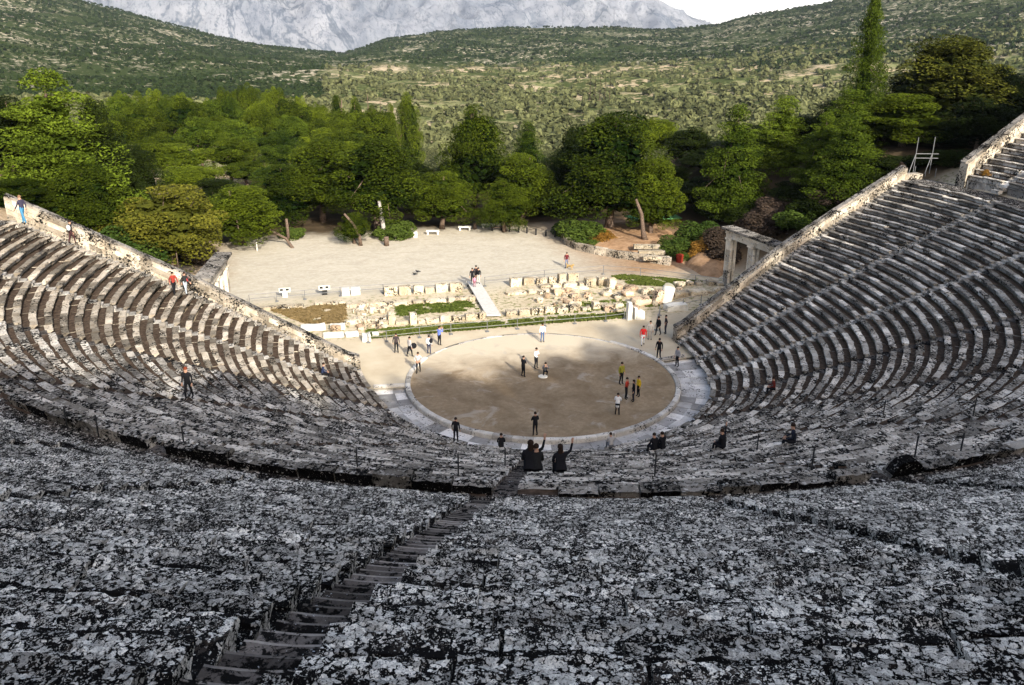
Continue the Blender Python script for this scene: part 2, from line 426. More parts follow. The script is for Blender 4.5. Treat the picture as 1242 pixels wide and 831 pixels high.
upper_stair(-1, 'stone stairway sunk between seat wedges at the right of the foreground', False)
upper_stair(-3, 'stone stairway sunk between seat wedges at the left of the foreground', False)
upper_stair(0, 'stone stairway of the upper tier on the centre line of the theatre', False)
upper_stair(-4, 'stone stairway of the upper tier beyond the left edge of the foreground', False)
upper_stair(1, 'stone stairway of the upper tier right of the centre line', False)
upper_stair(10, 'stone stairway between the two upper wedges at the far right', False)

# walkway between the tiers
mb = MB(); n = 150; a0, a1 = -math.pi-e_end(RD)+.0, e_end(RD); rr = [RD-.1, RD+.6, RD+1.2, UR0+.2]
vs = []
for i in range(n+1):
    ph = a0+(a1-a0)*i/n
    for r_ in rr: vs.append((r_*math.cos(ph), r_*math.sin(ph), ZD-.03+rnd.uniform(-.01, .01)))
mb.add(vs, [(i*4+c, i*4+c+1, i*4+c+5, i*4+c+4) for i in range(n) for c in range(3)])
o = mb.build('walkway', stone_mat('walkway_earth', (.13, .108, .09), (.06, .05, .042), .62, .7, 9.0, white=(.8, .75, .67))); tag(o, kind='structure')

# end walls of the cavea
def seat_top(x):
    y = float(wl(x)); r = math.hypot(x, y); e = math.atan2(y, x); q = r-dR(r, e); q = r-dR(q, e)
    return .42+.469*(max(q, 12.9)-12.45)
def end_wall(side, upper=False):
    s = side; lab = {(1, 0): 'sloping pale stone retaining wall along the right end of the lower seats', (-1, 0): 'sloping pale stone retaining wall along the left end of the lower seats',
                     (1, 1): 'stone end wall sloping up beside the upper seats at the far right'}[(s, int(upper))]
    w = thing('retaining_wall', lab, 'wall', (s*25, wl(25) if not upper else 6, 0))
    off = np.array(w.location)
    body, cop = MB(), MB()
    if upper: xs = np.linspace(39.4, 62, 20); yl = lambda x: 5.02+.25*(x-39); zt = lambda x: UZ0+.5*(x-40)+1.15
    else: xs = np.linspace(13.2, 37.0, 28); yl = wl; zt = lambda x: seat_top(x)+(np.interp(x, (13, 22, 36), (.35, .6, 1.2)) if s < 0 else .62)
    T = .72 if not upper else .85
    for x0, x1 in zip(xs, xs[1:]):
        tn = rnd.uniform(.85, 1.15); g = .006
        for mb, (ya, yb), (zb, ztop) in ((body, (0, T), (-3, 0)), (cop, (.26, T+.12), (.003, .13))):
            vs = []
            for x in (x0+g, x1-g):
                zz = zt(min(x, 37.3) if not upper else x)+rnd.uniform(-.01, .01)
                for yo, z_ in ((ya, zb if mb is cop else None), (yb, zb if mb is cop else None), (yb, ztop), (ya, ztop)):
                    vs.append((s*x, yl(x)+yo, (zz+z_) if z_ is not None else min(zz-3.0, -.6 if x < 20 else zz-6)))
            fs = [(0, 1, 2, 3), (7, 6, 5, 4), (0, 4, 5, 1), (1, 5, 6, 2), (2, 6, 7, 3), (3, 7, 4, 0)]
            mb.add(vs, fs, 0, tn)
    # faced with coursed blocks on the seat side
    for c in range(4 if not upper else 5):
        x = xs[0]+rnd.uniform(.3, .9)*0
        while x < xs[-1]-.1:
            L = min(rnd.uniform(.6, 1.25), xs[-1]-x); vs = []; o_ = rnd.uniform(.0, .035); tn = rnd.uniform(.7, 1.25)
            for xx in (x+.012, x+L-.012):
                zz = zt(min(xx, 37.3) if not upper else xx)-c*.40
                for yo, z_ in ((-.05-o_, -.39), (.02, -.39), (.02, -.006), (-.05-o_, -.006)):
                    vs.append((s*xx, yl(xx)+yo, zz+z_+rnd.uniform(-.012, .012)))
            body.add(vs, [(0, 1, 2, 3), (7, 6, 5, 4), (0, 4, 5, 1), (1, 5, 6, 2), (2, 6, 7, 3), (3, 7, 4, 0)], 0, tn); x += L
    # ground-reaching outer skin of big blocks
    for x0, x1 in zip(xs[::2], xs[2::2]):
        z1 = zt(x0)-1.0; nz = max(1, int(z1/1.0)) if not upper else 10; zb = -.5 if not upper else 8
        for q in range(nz):
            h0 = zb+(z1-zb)*q/nz; h1 = zb+(z1-zb)*(q+1)/nz
            body.box((s*(x0+x1)/2, yl((x0+x1)/2)+T+.12, (h0+h1)/2), ((x1-x0)*1.0-.02, .22, h1-h0-.02), s*math.atan2(float(yl(x1)-yl(x0)), x1-x0), .01, tone=rnd.uniform(.8, 1.15))
    body.build('wall_body', M['wall'], w, off); cop.build('coping', M['coping'], w, off)
    return w
end_wall(1); end_wall(-1); end_wall(1, True)
# short parapet at the left end of the walkway
mb = MB()
for i in range(5): mb.box((-38.4-i*1.35, 9.9-i*.12, ZD+.55), (1.33, .7, 1.7), 0, .02, tone=rnd.uniform(.85, 1.15))
o = mb.build('parapet_wall', M['wall'], None, (-41, 11, ZD)); o.location = (-41, 11, ZD); tag(o, 'short pale stone parapet closing the walkway at the far left', 'wall')
mb = MB()
for i in range(2): mb.box((37.3+i*.9, 9.9, ZD-.15), (.88, .8, 1.2), 0, .02)
o = mb.build('parapet_wall', M['wall'], None, (38, 11, ZD)); o.location = (38, 11, ZD); tag(o, 'low stone landing at the top of the right retaining wall', 'wall')

# ------------------------------------------------------------------ terrain
colx = np.array([-600, 0, 122, 210, 291, 340, 430, 480, 540, 620, 720, 790, 850, 880, 950, 1000, 1100, 1242, 1900.])
ridge = np.array([-150, -32, -2, 22, 45, 56, 66, 48, 38, 33, 32, 34, 27, 17, 4, -10, -32, -60, -150.])
y1300 = np.array([0, 32, 48, 60, 70, 74, 79, 80, 80, 79, 77, 74, 66, 62, 52, 46, 34, 20, -60.])
y900 = np.array([60, 82, 88, 92, 95, 97, 99, 101, 101, 101, 98, 95, 88, 85, 78, 72, 66, 58, 0.])
y600 = np.array([100, 116, 120, 123, 126, 128, 130, 131, 131, 131, 129, 126, 122, 120, 116, 113, 108, 104, 70.])
y420 = np.array([130, 146, 150, 153, 156, 158, 162, 164, 165, 166, 163, 160, 155, 153, 148, 145, 140, 136, 110.])
y300 = np.array([160, 188, 192, 195, 198, 200, 204, 206, 207, 207, 204, 200, 192, 188, 182, 178, 172, 165, 140.])
y200 = np.array([190, 222, 226, 228, 230, 232, 236, 238, 238, 238, 234, 228, 220, 216, 210, 205, 200, 190, 170.])
dists = np.array([200, 300, 420, 600, 900, 1300, 2200.])
tabs = np.array([y200, y300, y420, y600, y900, y1300, ridge])
def near_z(x, y):
    ax = np.abs(x); r = np.hypot(x, y)
    bank = 12*smooth(27, 52, ax)*(1-smooth(45, 105, y))
    cone = np.where(r < RD, .1+.47*(r-12.4)-1.0, np.where(r < 40, ZD-.5, np.where(r < 62.3, UZ0+.5*(r-40)-1.1, UZ0+11.2+.2*(np.minimum(r, 160)-62.3))))
    lim = np.where(r < 39.5, wl(ax)-.5, np.where(r < 62, 4.3+.25*(ax-39), 5-(r-62)*.2))
    z = np.where((y < lim) & (r > 12.6), cone, bank)
    dip = (r < 14.0)
    return np.where(dip, -.6, z)
def far_z(x, y):
    dx, dy = x-C[0], y-C[1]; d = np.hypot(dx, dy)
    th = np.arctan2(dx, dy)-YAW; th = np.arctan2(np.sin(th), np.cos(th))
    px = 621+CF*1.0*np.tan(np.clip(th, -1.0, 1.0))*.97
    px = np.clip(px, -600, 1900)
    lt = np.log(np.clip(d, 200, 2200)); ld = np.log(dists); i = np.clip(np.searchsorted(ld, lt)-1, 0, len(ld)-2)
    t = (lt-ld[i])/(ld[i+1]-ld[i]); t = t*.55+.45*(t*t*(3-2*t))
    Y = np.array([np.interp(px, colx, tb) for tb in tabs])
    k = np.arange(Y.shape[1]) if Y.ndim > 1 else 0
    yy = Y[i, k]*(1-t)+Y[i+1, k]*t
    ang = PIT-np.arctan((H0/2-yy)/CF)                   # depression
    z = C[2]-np.minimum(d, 2200)*np.tan(ang)
    z = z-np.maximum(0, d-2200)*.12
    return np.maximum(z, -220)
def hz(x, y):
    x = np.atleast_1d(np.asarray(x, float)); y = np.atleast_1d(np.asarray(y, float))
    d = np.hypot(x-C[0], y-C[1]); w = smooth(118, 250, d)
    w = np.where(y < 20, smooth(140, 320, d), w)
    nz = near_z(x, y); b = d > 260
    wob = np.array([mnoise.noise(Vector((a*.011, b_*.011, 3.0))) for a, b_ in zip(x, y)])*np.clip((d-300)/70, 0, 14)
    wob = wob*np.clip((2300-d)/600, .25, 1)
    rough = np.clip((y-52)/20, 0, 1)*np.where(d < 300, .35, 0)*np.array([mnoise.noise(Vector((a*.15, b_*.15, 9.0))) for a, b_ in zip(x, y)])
    return nz*(1-w)+far_z(x, y)*w+wob*w+rough
def hz1(x, y): return float(hz(x, y)[0])
def axis(lo, hi, step, far, gr):
    a = list(np.arange(lo, hi+.01, step)); s = step
    while a[-1] < far: s = min(s*gr, 120); a.append(a[-1]+s)
    s = step
    while a[0] > -far: s = min(s*gr, 120); a.insert(0, a[0]-s)
    return np.array(a)
gx = axis(-62, 72, 1.0, 5200, 1.045); gy = axis(-66, 120, 1.0, 5600, 1.045)
XX, YY = np.meshgrid(gx, gy); ZZ = hz(XX.ravel(), YY.ravel())
nx, ny = len(gx), len(gy); idx = np.arange(nx*ny).reshape(ny, nx)
F = np.stack([idx[:-1, :-1], idx[:-1, 1:], idx[1:, 1:], idx[1:, :-1]], -1).reshape(-1, 4)
def ground_material():
    m = NT('ground_earth'); sx = m.n('ShaderNodeSeparateXYZ', {0: m.pos()}); X, Y = sx.outputs[0], sx.outputs[1]
    n1 = m.noise(.35, 5, .6); n2 = m.noise(2.2, 5, .65); nb = m.noise(.06, 4)
    wob = m.math('MULTIPLY', m.math('SUBTRACT', n1, .5), 5.0)
    yy = m.math('ADD', Y, wob); xx = m.math('ADD', X, wob)
    strk = m.n('ShaderNodeVectorMath', {0: m.pos(), 1: (.45, .8, 1.0)}, operation='MULTIPLY').outputs[0]
    ns = m.noise(.8, 5, .6, 1.2, strk)
    yard = m.mix(m.ramp(ns, .3, .7), (.37, .325, .245), (.47, .42, .325))
    yard = m.mix(m.ramp(n2, .45, .75, 0, .5), yard, (.58, .54, .45))
    orch = m.mix(m.ramp(n2, .3, .7), (.30, .23, .155), (.46, .37, .26))
    col = m.mix(m.ramp(yy, 22, 26), m.mix(m.math('MULTIPLY', m.ramp(yy, 11.6, 13.0), m.ramp(n2, .5, .62)), m.mix(m.ramp(n1, .3, .7), (.42, .34, .23), (.54, .46, .33)), (.17, .17, .06)), yard)
    brown = m.mix(m.ramp(n2, .3, .7), (.22, .14, .08), (.37, .245, .145))
    col = m.mix(m.math('MULTIPLY', m.ramp(xx, 11, 19), m.ramp(yy, 22, 27)), col, brown)
    floor_ = m.mix(m.ramp(n1, .35, .65), (.045, .034, .022), (.10, .072, .043))
    floor_ = m.mix(m.ramp(n2, .55, .7, 0, .6), floor_, (.04, .05, .014))
    col = m.mix(m.ramp(yy, 49.5, 52.5), col, floor_)
    col = m.mix(m.math('MULTIPLY', m.ramp(xx, 27, 33), m.ramp(yy, 14, 18)), col, floor_)
    left = m.mix(m.ramp(n2, .35, .65), (.26, .19, .12), (.42, .33, .22))
    col = m.mix(m.ramp(xx, -23, -27), col, left)
    # open country: soil, dry grass, green strips, pale rock
    cd = m.n('ShaderNodeVectorMath', {0: m.pos(), 1: tuple(C)}, operation='DISTANCE').outputs['Value']
    nf = m.noise(.02, 5, .65); ng = m.noise(.012, 4, .6, .5); nr = m.noise(.09, 4, .7)
    open_ = m.mix(m.ramp(nf, .38, .62), (.24, .19, .10), (.42, .33, .215))
    open_ = m.mix(m.ramp(ng, .44, .56, 0, .85), open_, (.12, .145, .045))
    open_ = m.mix(m.ramp(m.math('ADD', m.noise(.16, 5, .75), m.math('MULTIPLY', m.math('SUBTRACT', nf, .5), .9)), .48, .55), (.050, .062, .020), open_)  # dark green grass speckle, also painted shade between the olives
    hill = m.mix(m.ramp(m.math('ADD', m.noise(.11, 6, .8), m.math('MULTIPLY', m.math('SUBTRACT', m.noise(.008, 4, .6), .5), .35)), .53, .64), (.030, .042, .013), (.42, .36, .27))
    v4 = ray(425, 200); v9 = ray(905, 200); hm = m.ramp(cd, 1180, 1270)
    for vv, s_, d0, d1 in ((v4, 1, 640, 760), (v9, -1, 900, 1050)):
        dx, dy = vv[0]/math.hypot(vv[0], vv[1])*s_, vv[1]/math.hypot(vv[0], vv[1])*s_
        sd_ = m.math('ADD', m.math('SUBTRACT', m.math('MULTIPLY', Y, dx), m.math('MULTIPLY', X, dy)), C[0]*dy-C[1]*dx)
        hm = m.math('MAXIMUM', hm, m.math('MULTIPLY', m.ramp(sd_, 0, 40), m.ramp(cd, d0, d1)))
    open_ = m.mix(hm, open_, hill)
    col = m.mix(m.ramp(cd, 250, 310), col, open_)
    m.bump(m.math('ADD', n2, m.noise(9, 5, .7)), .35, .03)
    return m.done(col)
M['ground'] = ground_material()
o = bpy.data.objects.new('ground', np_mesh('ground', np.stack([XX.ravel(), YY.ravel(), ZZ], 1), F, M['ground'], smooth_=True)); link(o); tag(o, kind='structure')

def orch_material():
    m = NT('orchestra_earth'); n1 = m.noise(.42, 5, .6, .6); n2 = m.noise(3.0, 6, .7); n3 = m.noise(14, 4, .7)
    sx = m.n('ShaderNodeSeparateXYZ', {0: m.pos()}); Y = m.math('ADD', sx.outputs[1], m.math('MULTIPLY', m.math('SUBTRACT', n1, .5), 7.0))
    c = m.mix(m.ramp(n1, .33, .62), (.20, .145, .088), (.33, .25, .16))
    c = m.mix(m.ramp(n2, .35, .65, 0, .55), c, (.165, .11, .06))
    c = m.mix(m.ramp(Y, 1.5, 7.0, 0, .92), c, (.56, .475, .345))  # far half paler: sunlight painted into the earth colour
    c = m.mix(m.ramp(n3, .6, .72, 0, .5), c, (.40, .36, .31))
    c = m.mix(m.ramp(m.noise(.5, 4, .6, .8), .58, .68, 0, .55), c, (.40, .35, .28))
    m.bump(m.math('ADD', n2, n3), .5, .03); return m.done(c)
def polar_sheet(name, rs, a0, a1, n, z, mat, rough=.0):
    V = []; q = len(rs)
    for i in range(n+1):
        ph = a0+(a1-a0)*i/n
        for r_ in rs: V.append((r_*math.cos(ph), r_*math.sin(ph), z+rnd.uniform(-rough, rough)))
    Fq = [(i*q+c, i*q+c+1, (i+1)*q+c+1, (i+1)*q+c) for i in range(n) for c in range(q-1)]
    o = bpy.data.objects.new(name, np_mesh(name, V, Fq, mat, smooth_=True)); link(o); tag(o, kind='structure'); return o
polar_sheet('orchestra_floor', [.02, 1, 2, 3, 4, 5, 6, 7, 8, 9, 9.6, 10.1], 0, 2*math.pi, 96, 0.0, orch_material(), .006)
A_L, A_R = R(173), R(8.5)
polar_sheet('parodos_ground', [10.3, 11, 12, 13, 14, 16, 18, 20, 21.5], A_R-.03, A_L+.03, 80, .012, M['ground'])
# kerb ring
kb = thing('stone_kerb', 'raised ring of rounded kerb stones round the orchestra circle', 'kerb', (0, 0, 0))
mb = MB(); nk = 46
for i in range(nk):
    a0 = 2*math.pi*i/nk+.0009; a1 = 2*math.pi*(i+1)/nk-.0009; am = math.degrees((a0+a1)/2)
    buried = 38 < am < 143; top = rnd.uniform(-.03, .012) if buried else .12
    pr = [(9.97, -.3), (9.97, top-.05), (10.0, top), (10.17, top+.02), (10.33, top-.005), (10.37, top-.06), (10.37, -.3)]; K = len(pr); vs = []
    S = 5; jz = rnd.gauss(0, .008); jr = rnd.gauss(0, .008)
    for s in range(S+1):
        ph = a0+(a1-a0)*s/S
        for r_, z_ in pr: vs.append(((r_+jr)*math.cos(ph), (r_+jr)*math.sin(ph), z_+jz+rnd.gauss(0, .004)))
    mb.add(vs, [(s*K+c, s*K+c+1, (s+1)*K+c+1, (s+1)*K+c) for s in range(S) for c in range(K-1)]+[tuple(range(K-1, -1, -1)), tuple(S*K+c for c in range(K))], 0, rnd.uniform(.8, 1.2))
mb.build('kerb_ring', M['kerb'], kb)
# sunken gutter paved with slabs
mb = MB(); a = A_L
polar_sheet('gutter_bed', [10.2, 10.8, 11.6, 12.3, 13.2], A_L, A_R+2*math.pi, 120, -.235, plain('gutter_joint_dirt', (.10, .085, .07), .95, .3))
while a < A_R+2*math.pi-.02:
    da = rnd.uniform(.075, .135); a1 = min(a+da, A_R+2*math.pi); cut = rnd.uniform(11.1, 11.6)
    for r0, r1 in ((10.40, cut-.01), (cut+.01, 12.62+(.8 if (a > R(345) or a < R(195)) else .0))):
        z = -.19+rnd.gauss(0, .012); q = .0011; vs = []
        for ph in (a+q, (a+a1)/2, a1-q):
            for r_, z_ in ((r0, -.3), (r0, z), ((r0+r1)/2, z+.004), (r1, z), (r1, -.3)): vs.append((r_*math.cos(ph), r_*math.sin(ph), z_))
        mb.add(vs, [(s*5+c, s*5+c+1, s*5+c+6, s*5+c+5) for s in range(2) for c in range(4)]+[(4, 3, 2, 1, 0), (10, 11, 12, 13, 14)], 0, rnd.uniform(.7, 1.3))
    a = a1
o = mb.build('gutter_paving', M['paving']); tag(o, kind='structure')
for s, ang, lab in ((-1, A_L, 'rounded stone sill across the left end of the gutter'), (1, A_R, 'rounded stone sill across the right end of the gutter')):
    mb = MB(); mid = 11.55
    for i in range(2):
        r0 = 10.4+i*1.15; r1 = r0+1.13
        mb.tube([(r0*math.cos(ang), r0*math.sin(ang), -.02), (r1*math.cos(ang), r1*math.sin(ang), -.02)], [.23, .22], 10, tone=rnd.uniform(.8, 1.1))
    mb.box((11.5*math.cos(ang), 11.5*math.sin(ang), -.2), (2.3, .3, .4), ang)
    loc = (mid*math.cos(ang), mid*math.sin(ang), 0); o = mb.build('stone_sill', M['kerb'], None, loc); o.location = loc; tag(o, lab, 'sill')
P = at(658.5, 457); mb = MB(); mb.tube([(0, 0, -.05), (0, 0, .05), (0, 0, .07)], [.36, .36, .33], 22)
o = mb.build('altar_stone', M['white_stone']); o.location = P; tag(o, 'pale round stone disc set in the middle of the orchestra', 'stone')
P = at(826, 488, -.16)
# ------------------------------------------------------------------ seat surface lookup for people and posts
def surf(x, y):
    r = math.hypot(x, y); ph = math.atan2(y, x); e = ph if math.cos(ph) > 0 else math.pi-ph; e = math.atan2(math.sin(e), math.cos(e))
    q = r-dR(r, e); q = r-dR(q, e)
    if q < R0 or y > wl(abs(x)): return 0.0
    if q < RD:
        k = int((q-R0)/DR); f = (q-R0)-k*DR; return .1+DZ*(k+1)-(0 if f < .41 else .06)
    if q < UR0: return ZD
    k = int((q-UR0)/UDR); return UZ0+UDZ*k
def on_seats(px, py):
    v = ray(px, py); t = 14.0
    while t < 160:
        P = C+v*t; r = math.hypot(P[0], P[1])
        if r < UR0 and P[2] <= surf(P[0], P[1]): return np.array([P[0], P[1], surf(P[0], P[1])])
        t += .04
    return C+v*60
def on_ground(px, py):
    v = ray(px, py); t = 60.0
    while t < 3000:
        P = C+v*t
        if P[2] <= hz1(P[0], P[1]): return np.array([P[0], P[1], hz1(P[0], P[1])])
        t += .25 if t < 250 else 2
    return C+v*200
# ------------------------------------------------------------------ ruins of the stage building
def stone_mesh(name, w, d, h, mat, chip=.05, seg=3, yaw=0.0, lean=0.0, roundish=0.0):
    """a worn block: subdivided box with eroded edges, base at z = 0"""
    vs = []; ids = {}; fs = []; sd = rnd.uniform(0, 100)
    n = seg
    def vid(i, j, k):
        if (i, j, k) in ids: return ids[(i, j, k)]
        u, v, t = i/n*2-1, j/n*2-1, k/n*2-1
        if roundish:
            L = math.sqrt(u*u+v*v+t*t) or 1; mx = max(abs(u), abs(v), abs(t)); s = 1+(mx/L*1.15-1)*roundish; u, v, t = u*s, v*s, t*s
        x, y, z = u*w/2, v*d/2, (t+1)*h/2
        edge = sum(1 for q in (abs(u) > .95, abs(v) > .95, abs(t) > .95) if q)
        a = chip*(.6 if edge < 2 else 1.3)
        nv = mnoise.noise_vector(Vector((x*2.1+sd, y*2.1, z*2.1)))
        x += nv.x*a; y += nv.y*a; z += nv.z*a*(1 if k else 0)
        if edge >= 2: x *= 1-chip*.35; y *= 1-chip*.35; z -= chip*.25*(t > 0)
        x += lean*z
        ca, sa = math.cos(yaw), math.sin(yaw)
        ids[(i, j, k)] = len(vs); vs.append((x*ca-y*sa, x*sa+y*ca, z)); return ids[(i, j, k)]
    for a in range(n):
        for b in range(n):
            fs.append((vid(a, b, n), vid(a+1, b, n), vid(a+1, b+1, n), vid(a, b+1, n)))
            fs.append((vid(a, b, 0), vid(a, b+1, 0), vid(a+1, b+1, 0), vid(a+1, b, 0)))
            fs.append((vid(a, 0, b), vid(a+1, 0, b), vid(a+1, 0, b+1), vid(a, 0, b+1)))
            fs.append((vid(a, n, b), vid(a, n, b+1), vid(a+1, n, b+1), vid(a+1, n, b)))
            fs.append((vid(0, a, b), vid(0, a, b+1), vid(0, a+1, b+1), vid(0, a+1, b)))
            fs.append((vid(n, a, b), vid(n, a+1, b), vid(n, a+1, b+1), vid(n, a, b+1)))
    mb = MB(); mb.add(vs, fs, 0, rnd.uniform(.85, 1.2)); return mb
def ruin_block(x0, x1, y0, y1, label, group=None, depth=.7, mat='ruin', z=0.0, chip=.06, yaw=None, roundish=0.0, name='stone_block', cat='stone block', lean=0.0, hmin=.22):
    P = at((x0+x1)/2, y1, z); _, _, dz = proj(P); px = dz/CF
    w = (x1-x0)*px*.97; dep = math.atan2(C[2], math.hypot(P[0]-C[0], P[1]-C[1]))
    h = max(hmin, ((y1-y0)*px-depth*math.sin(dep))/math.cos(dep))
    mb = stone_mesh(name, w, depth, h, None, chip, 4, rnd.uniform(-.05, .05) if yaw is None else yaw, lean, roundish)
    o = mb.build(name, M[mat]); o.location = (P[0], P[1]+depth/2, z); return tag(o, label, cat, group)
rear = [(415, 424.6, 348, 359), (426, 437.7, 347.5, 358), (466.5, 482.5, 347, 359), (484, 499, 345.6, 358), (502, 514, 345, 357), (516, 527.4, 347.5, 356), (529, 543.8, 343, 354.8), (546, 561, 342, 354.3),
        (619, 633, 336, 348), (635, 648.6, 335.5, 346.4), (651, 664, 336, 345.5), (666, 675.4, 334.7, 344), (677.5, 687, 331, 345), (689, 702, 330, 341)]
for i, b in enumerate(rear):
    if i < 8: lab = f'{ORD[i]} upright pale block in the rear row of ruins left of the ramp'
    else: lab = f'{ORD[i-8]} upright pale block in the rear row of ruins right of the ramp'
    ruin_block(*b, lab, 'upright blocks in the rear row of the ruins', depth=.6, mat='white_stone' if i < 2 else 'ruin', chip=.035)
found = [(314, 369, 369, 376), (382, 419, 365, 371), (420, 443, 366, 373), (444, 470, 364.5, 371.5), (471, 500, 364, 371), (501, 514, 363, 369), (516, 542, 361, 368), (543.5, 578, 358, 366)]
for i, b in enumerate(found): ruin_block(*b, f'{ORD[i]} long low slab of the rear stage foundation left of the ramp', 'foundation slabs left of the ramp', depth=.75, chip=.05, hmin=.3)
rf = [(614, 640, 352.5, 358), (641, 668, 350, 355.5), (669, 690, 348, 354), (691, 716, 346.5, 352)]
for i, b in enumerate(rf): ruin_block(*b, f'{ORD[i]} long low slab of the rear stage foundation right of the ramp', 'foundation slabs right of the ramp', depth=.7, chip=.06)
low = [(655, 670, 343.5, 350.5), (671, 682, 343, 352), (683, 701, 341.5, 352.5), (703, 709, 341, 350), (710, 724, 335, 349), (725, 738, 334, 347), (738.5, 748, 336, 351)]
for i, b in enumerate(low): ruin_block(*b, f'{ORD[i]} block of the stacked rubble behind the right rear foundation', 'stacked rubble right of the ramp', depth=.8, chip=.09, roundish=.25)
front = [(420, 439, 386, 394), (441, 458, 385, 393.5), (460, 471, 387, 395.5), (471.5, 479, 381, 394), (480, 496, 387.5, 394), (497.5, 506, 378, 394), (507, 516, 386, 393), (517, 533, 384.5, 392), (534, 548, 380.5, 391), (549, 559, 381.5, 390), (560, 564.5, 383, 389), (565, 580, 378.5, 388.5), (581, 590, 377, 387)]
for i, b in enumerate(front):
    lab = f'{ORD[i]} pale block in the front foundation row of the stage, left of the ramp' if i != 5 else 'tall upright white block standing in the front foundation row left of the ramp'
    ruin_block(*b, lab, 'front foundation blocks left of the ramp', depth=.65, chip=.07 if i != 5 else .03, roundish=.12 if i != 5 else 0)
front2 = [(614, 628, 374.6, 384.6), (630, 644, 373.5, 383.5), (645, 660, 372, 382.5), (661, 674, 370, 381), (675, 690, 371, 380.5), (691, 705, 368, 378.5), (706, 718, 371, 378), (719.5, 729, 364, 376.5), (729.5, 745, 367, 374.5), (746, 757, 366, 374)]
for i, b in enumerate(front2): ruin_block(*b, f'{ORD[i]} pale block in the front foundation row of the stage, right of the ramp', 'front foundation blocks right of the ramp', depth=.7, chip=.08, roundish=.15)
left = [(365, 396, 393, 402, 1.6, 'big smooth white slab lying beside the lower end of the left wall'), (401, 419.6, 391.5, 401, 1.0, 'yellowish squared block right of the big white slab'),
        (439.5, 450.5, 403, 415, .7, 'small bright white cube by the left end of the front fence'), (429, 445, 382, 391, .8, 'block at the left end of the middle stage wall'),
        (446, 471, 382.5, 392, .9, 'long block second from the left in the middle stage wall'), (471, 480, 377, 391, .7, 'upright block ending the middle stage wall'),
        (426, 443.5, 366.5, 372.5, .8, 'squat stone lying under the two white rear blocks'), (428, 442, 374, 379, .8, 'low flat stone in the left ruin enclosure'), (444, 462, 373, 378.5, .8, 'longer flat stone in the left ruin enclosure'),
        (392, 418, 404.5, 410, .9, 'low kerb slab in front of the big white slab'), (419, 436, 402.5, 409, .9, 'low kerb slab beside the small white cube'), (452, 460, 402, 409, .6, 'small stone right of the white cube')]
for b in left: ruin_block(*b[:4], b[5], 'scattered stones left of the stage', depth=b[4], mat='white_stone' if 'white' in b[5] else 'ruin', chip=.07, roundish=.15)
right = [(771.5, 782, 375, 388, .8, 'squared white block behind the fence right of the tall post', 'white_stone', 0, 0), (768, 793, 358, 372, 1.4, 'tan weathered boulder block in the right ruins', 'ruin_tan', .5, 0),
         (793, 803, 350, 371, 1.0, 'dark tan leaning stone beside the fallen white drum', 'ruin_tan', .4, .25), (757, 772, 350, 361, 1.3, 'rust brown boulder in the right ruins', 'ruin_tan', .7, 0),
         (760, 776, 344, 354, 1.2, 'grey brown boulder at the edge of the green grass', 'ruin_tan', .7, 0), (784, 797, 347, 357, .8, 'squared stone with a dark hollow behind the tan boulder', 'ruin', .1, 0),
         (818.6, 833, 340.6, 347.5, .8, 'leftmost block of the row below the right gate', 'ruin', .1, 0), (834, 842, 340, 347, .8, 'second block of the row below the right gate', 'ruin', .1, 0),
         (845, 853, 340.5, 346.5, .8, 'third block of the row below the right gate', 'ruin', .1, 0), (859, 869, 338, 346.5, .8, 'fourth block of the row below the right gate', 'ruin', .2, 0),
         (870, 881, 340, 347, .9, 'fifth block of the row below the right gate', 'ruin', .3, 0),
         (808, 836, 366, 378, 1.1, 'long white slab beside the dark parodos ramp', 'white_stone', 0, 0), (837, 860, 349, 359, 1.2, 'wide pale slab rising toward the right gate', 'ruin', .05, 0), (818, 836, 351, 361, 1.2, 'pale slab left of the wide slab below the right gate', 'ruin', .05, 0),
         (809, 818, 349, 364, 1.0, 'rough brown stone beside the drum', 'ruin_tan', .6, 0), (748, 757, 343, 352, 1.0, 'rounded rubble stone at the end of the rear wall', 'ruin_tan', .6, 0),
         (731, 745, 352, 360, .9, 'brown edged stone in the middle of the right ruins', 'ruin', .4, 0), (745, 754, 356, 363, .9, 'small pale stone in the middle of the right ruins', 'ruin', .3, 0)]
for b in right: ruin_block(*b[:4], b[5], 'scattered stones right of the stage', depth=b[4], mat=b[6], chip=.09, roundish=b[7], lean=b[8])
P = at(806, 368); mb = MB(); mb.tube([(0, 0, 0), (.55, .35, 1.5), (.6, .4, 1.55)], [.62, .60, .52], 18)
o = mb.build('column_drum', M['white_stone']); o.location = P; tag(o, 'thick white column drum leaning among the right ruins', 'column drum')
P = at(762.5, 388); mb = MB(); mb.box((0, 0, .75), (.42, .5, 1.5), .1, .02); mb.box((.0, 0, 1.6), (.34, .42, .18), .1, .03); mb.box((.62, .05, .55), (.26, .4, 1.1), .1, .02)
o = mb.build('stone_post', M['white_stone']); o.location = P; tag(o, 'tall white stone gate post at the right end of the front fence', 'stone post')
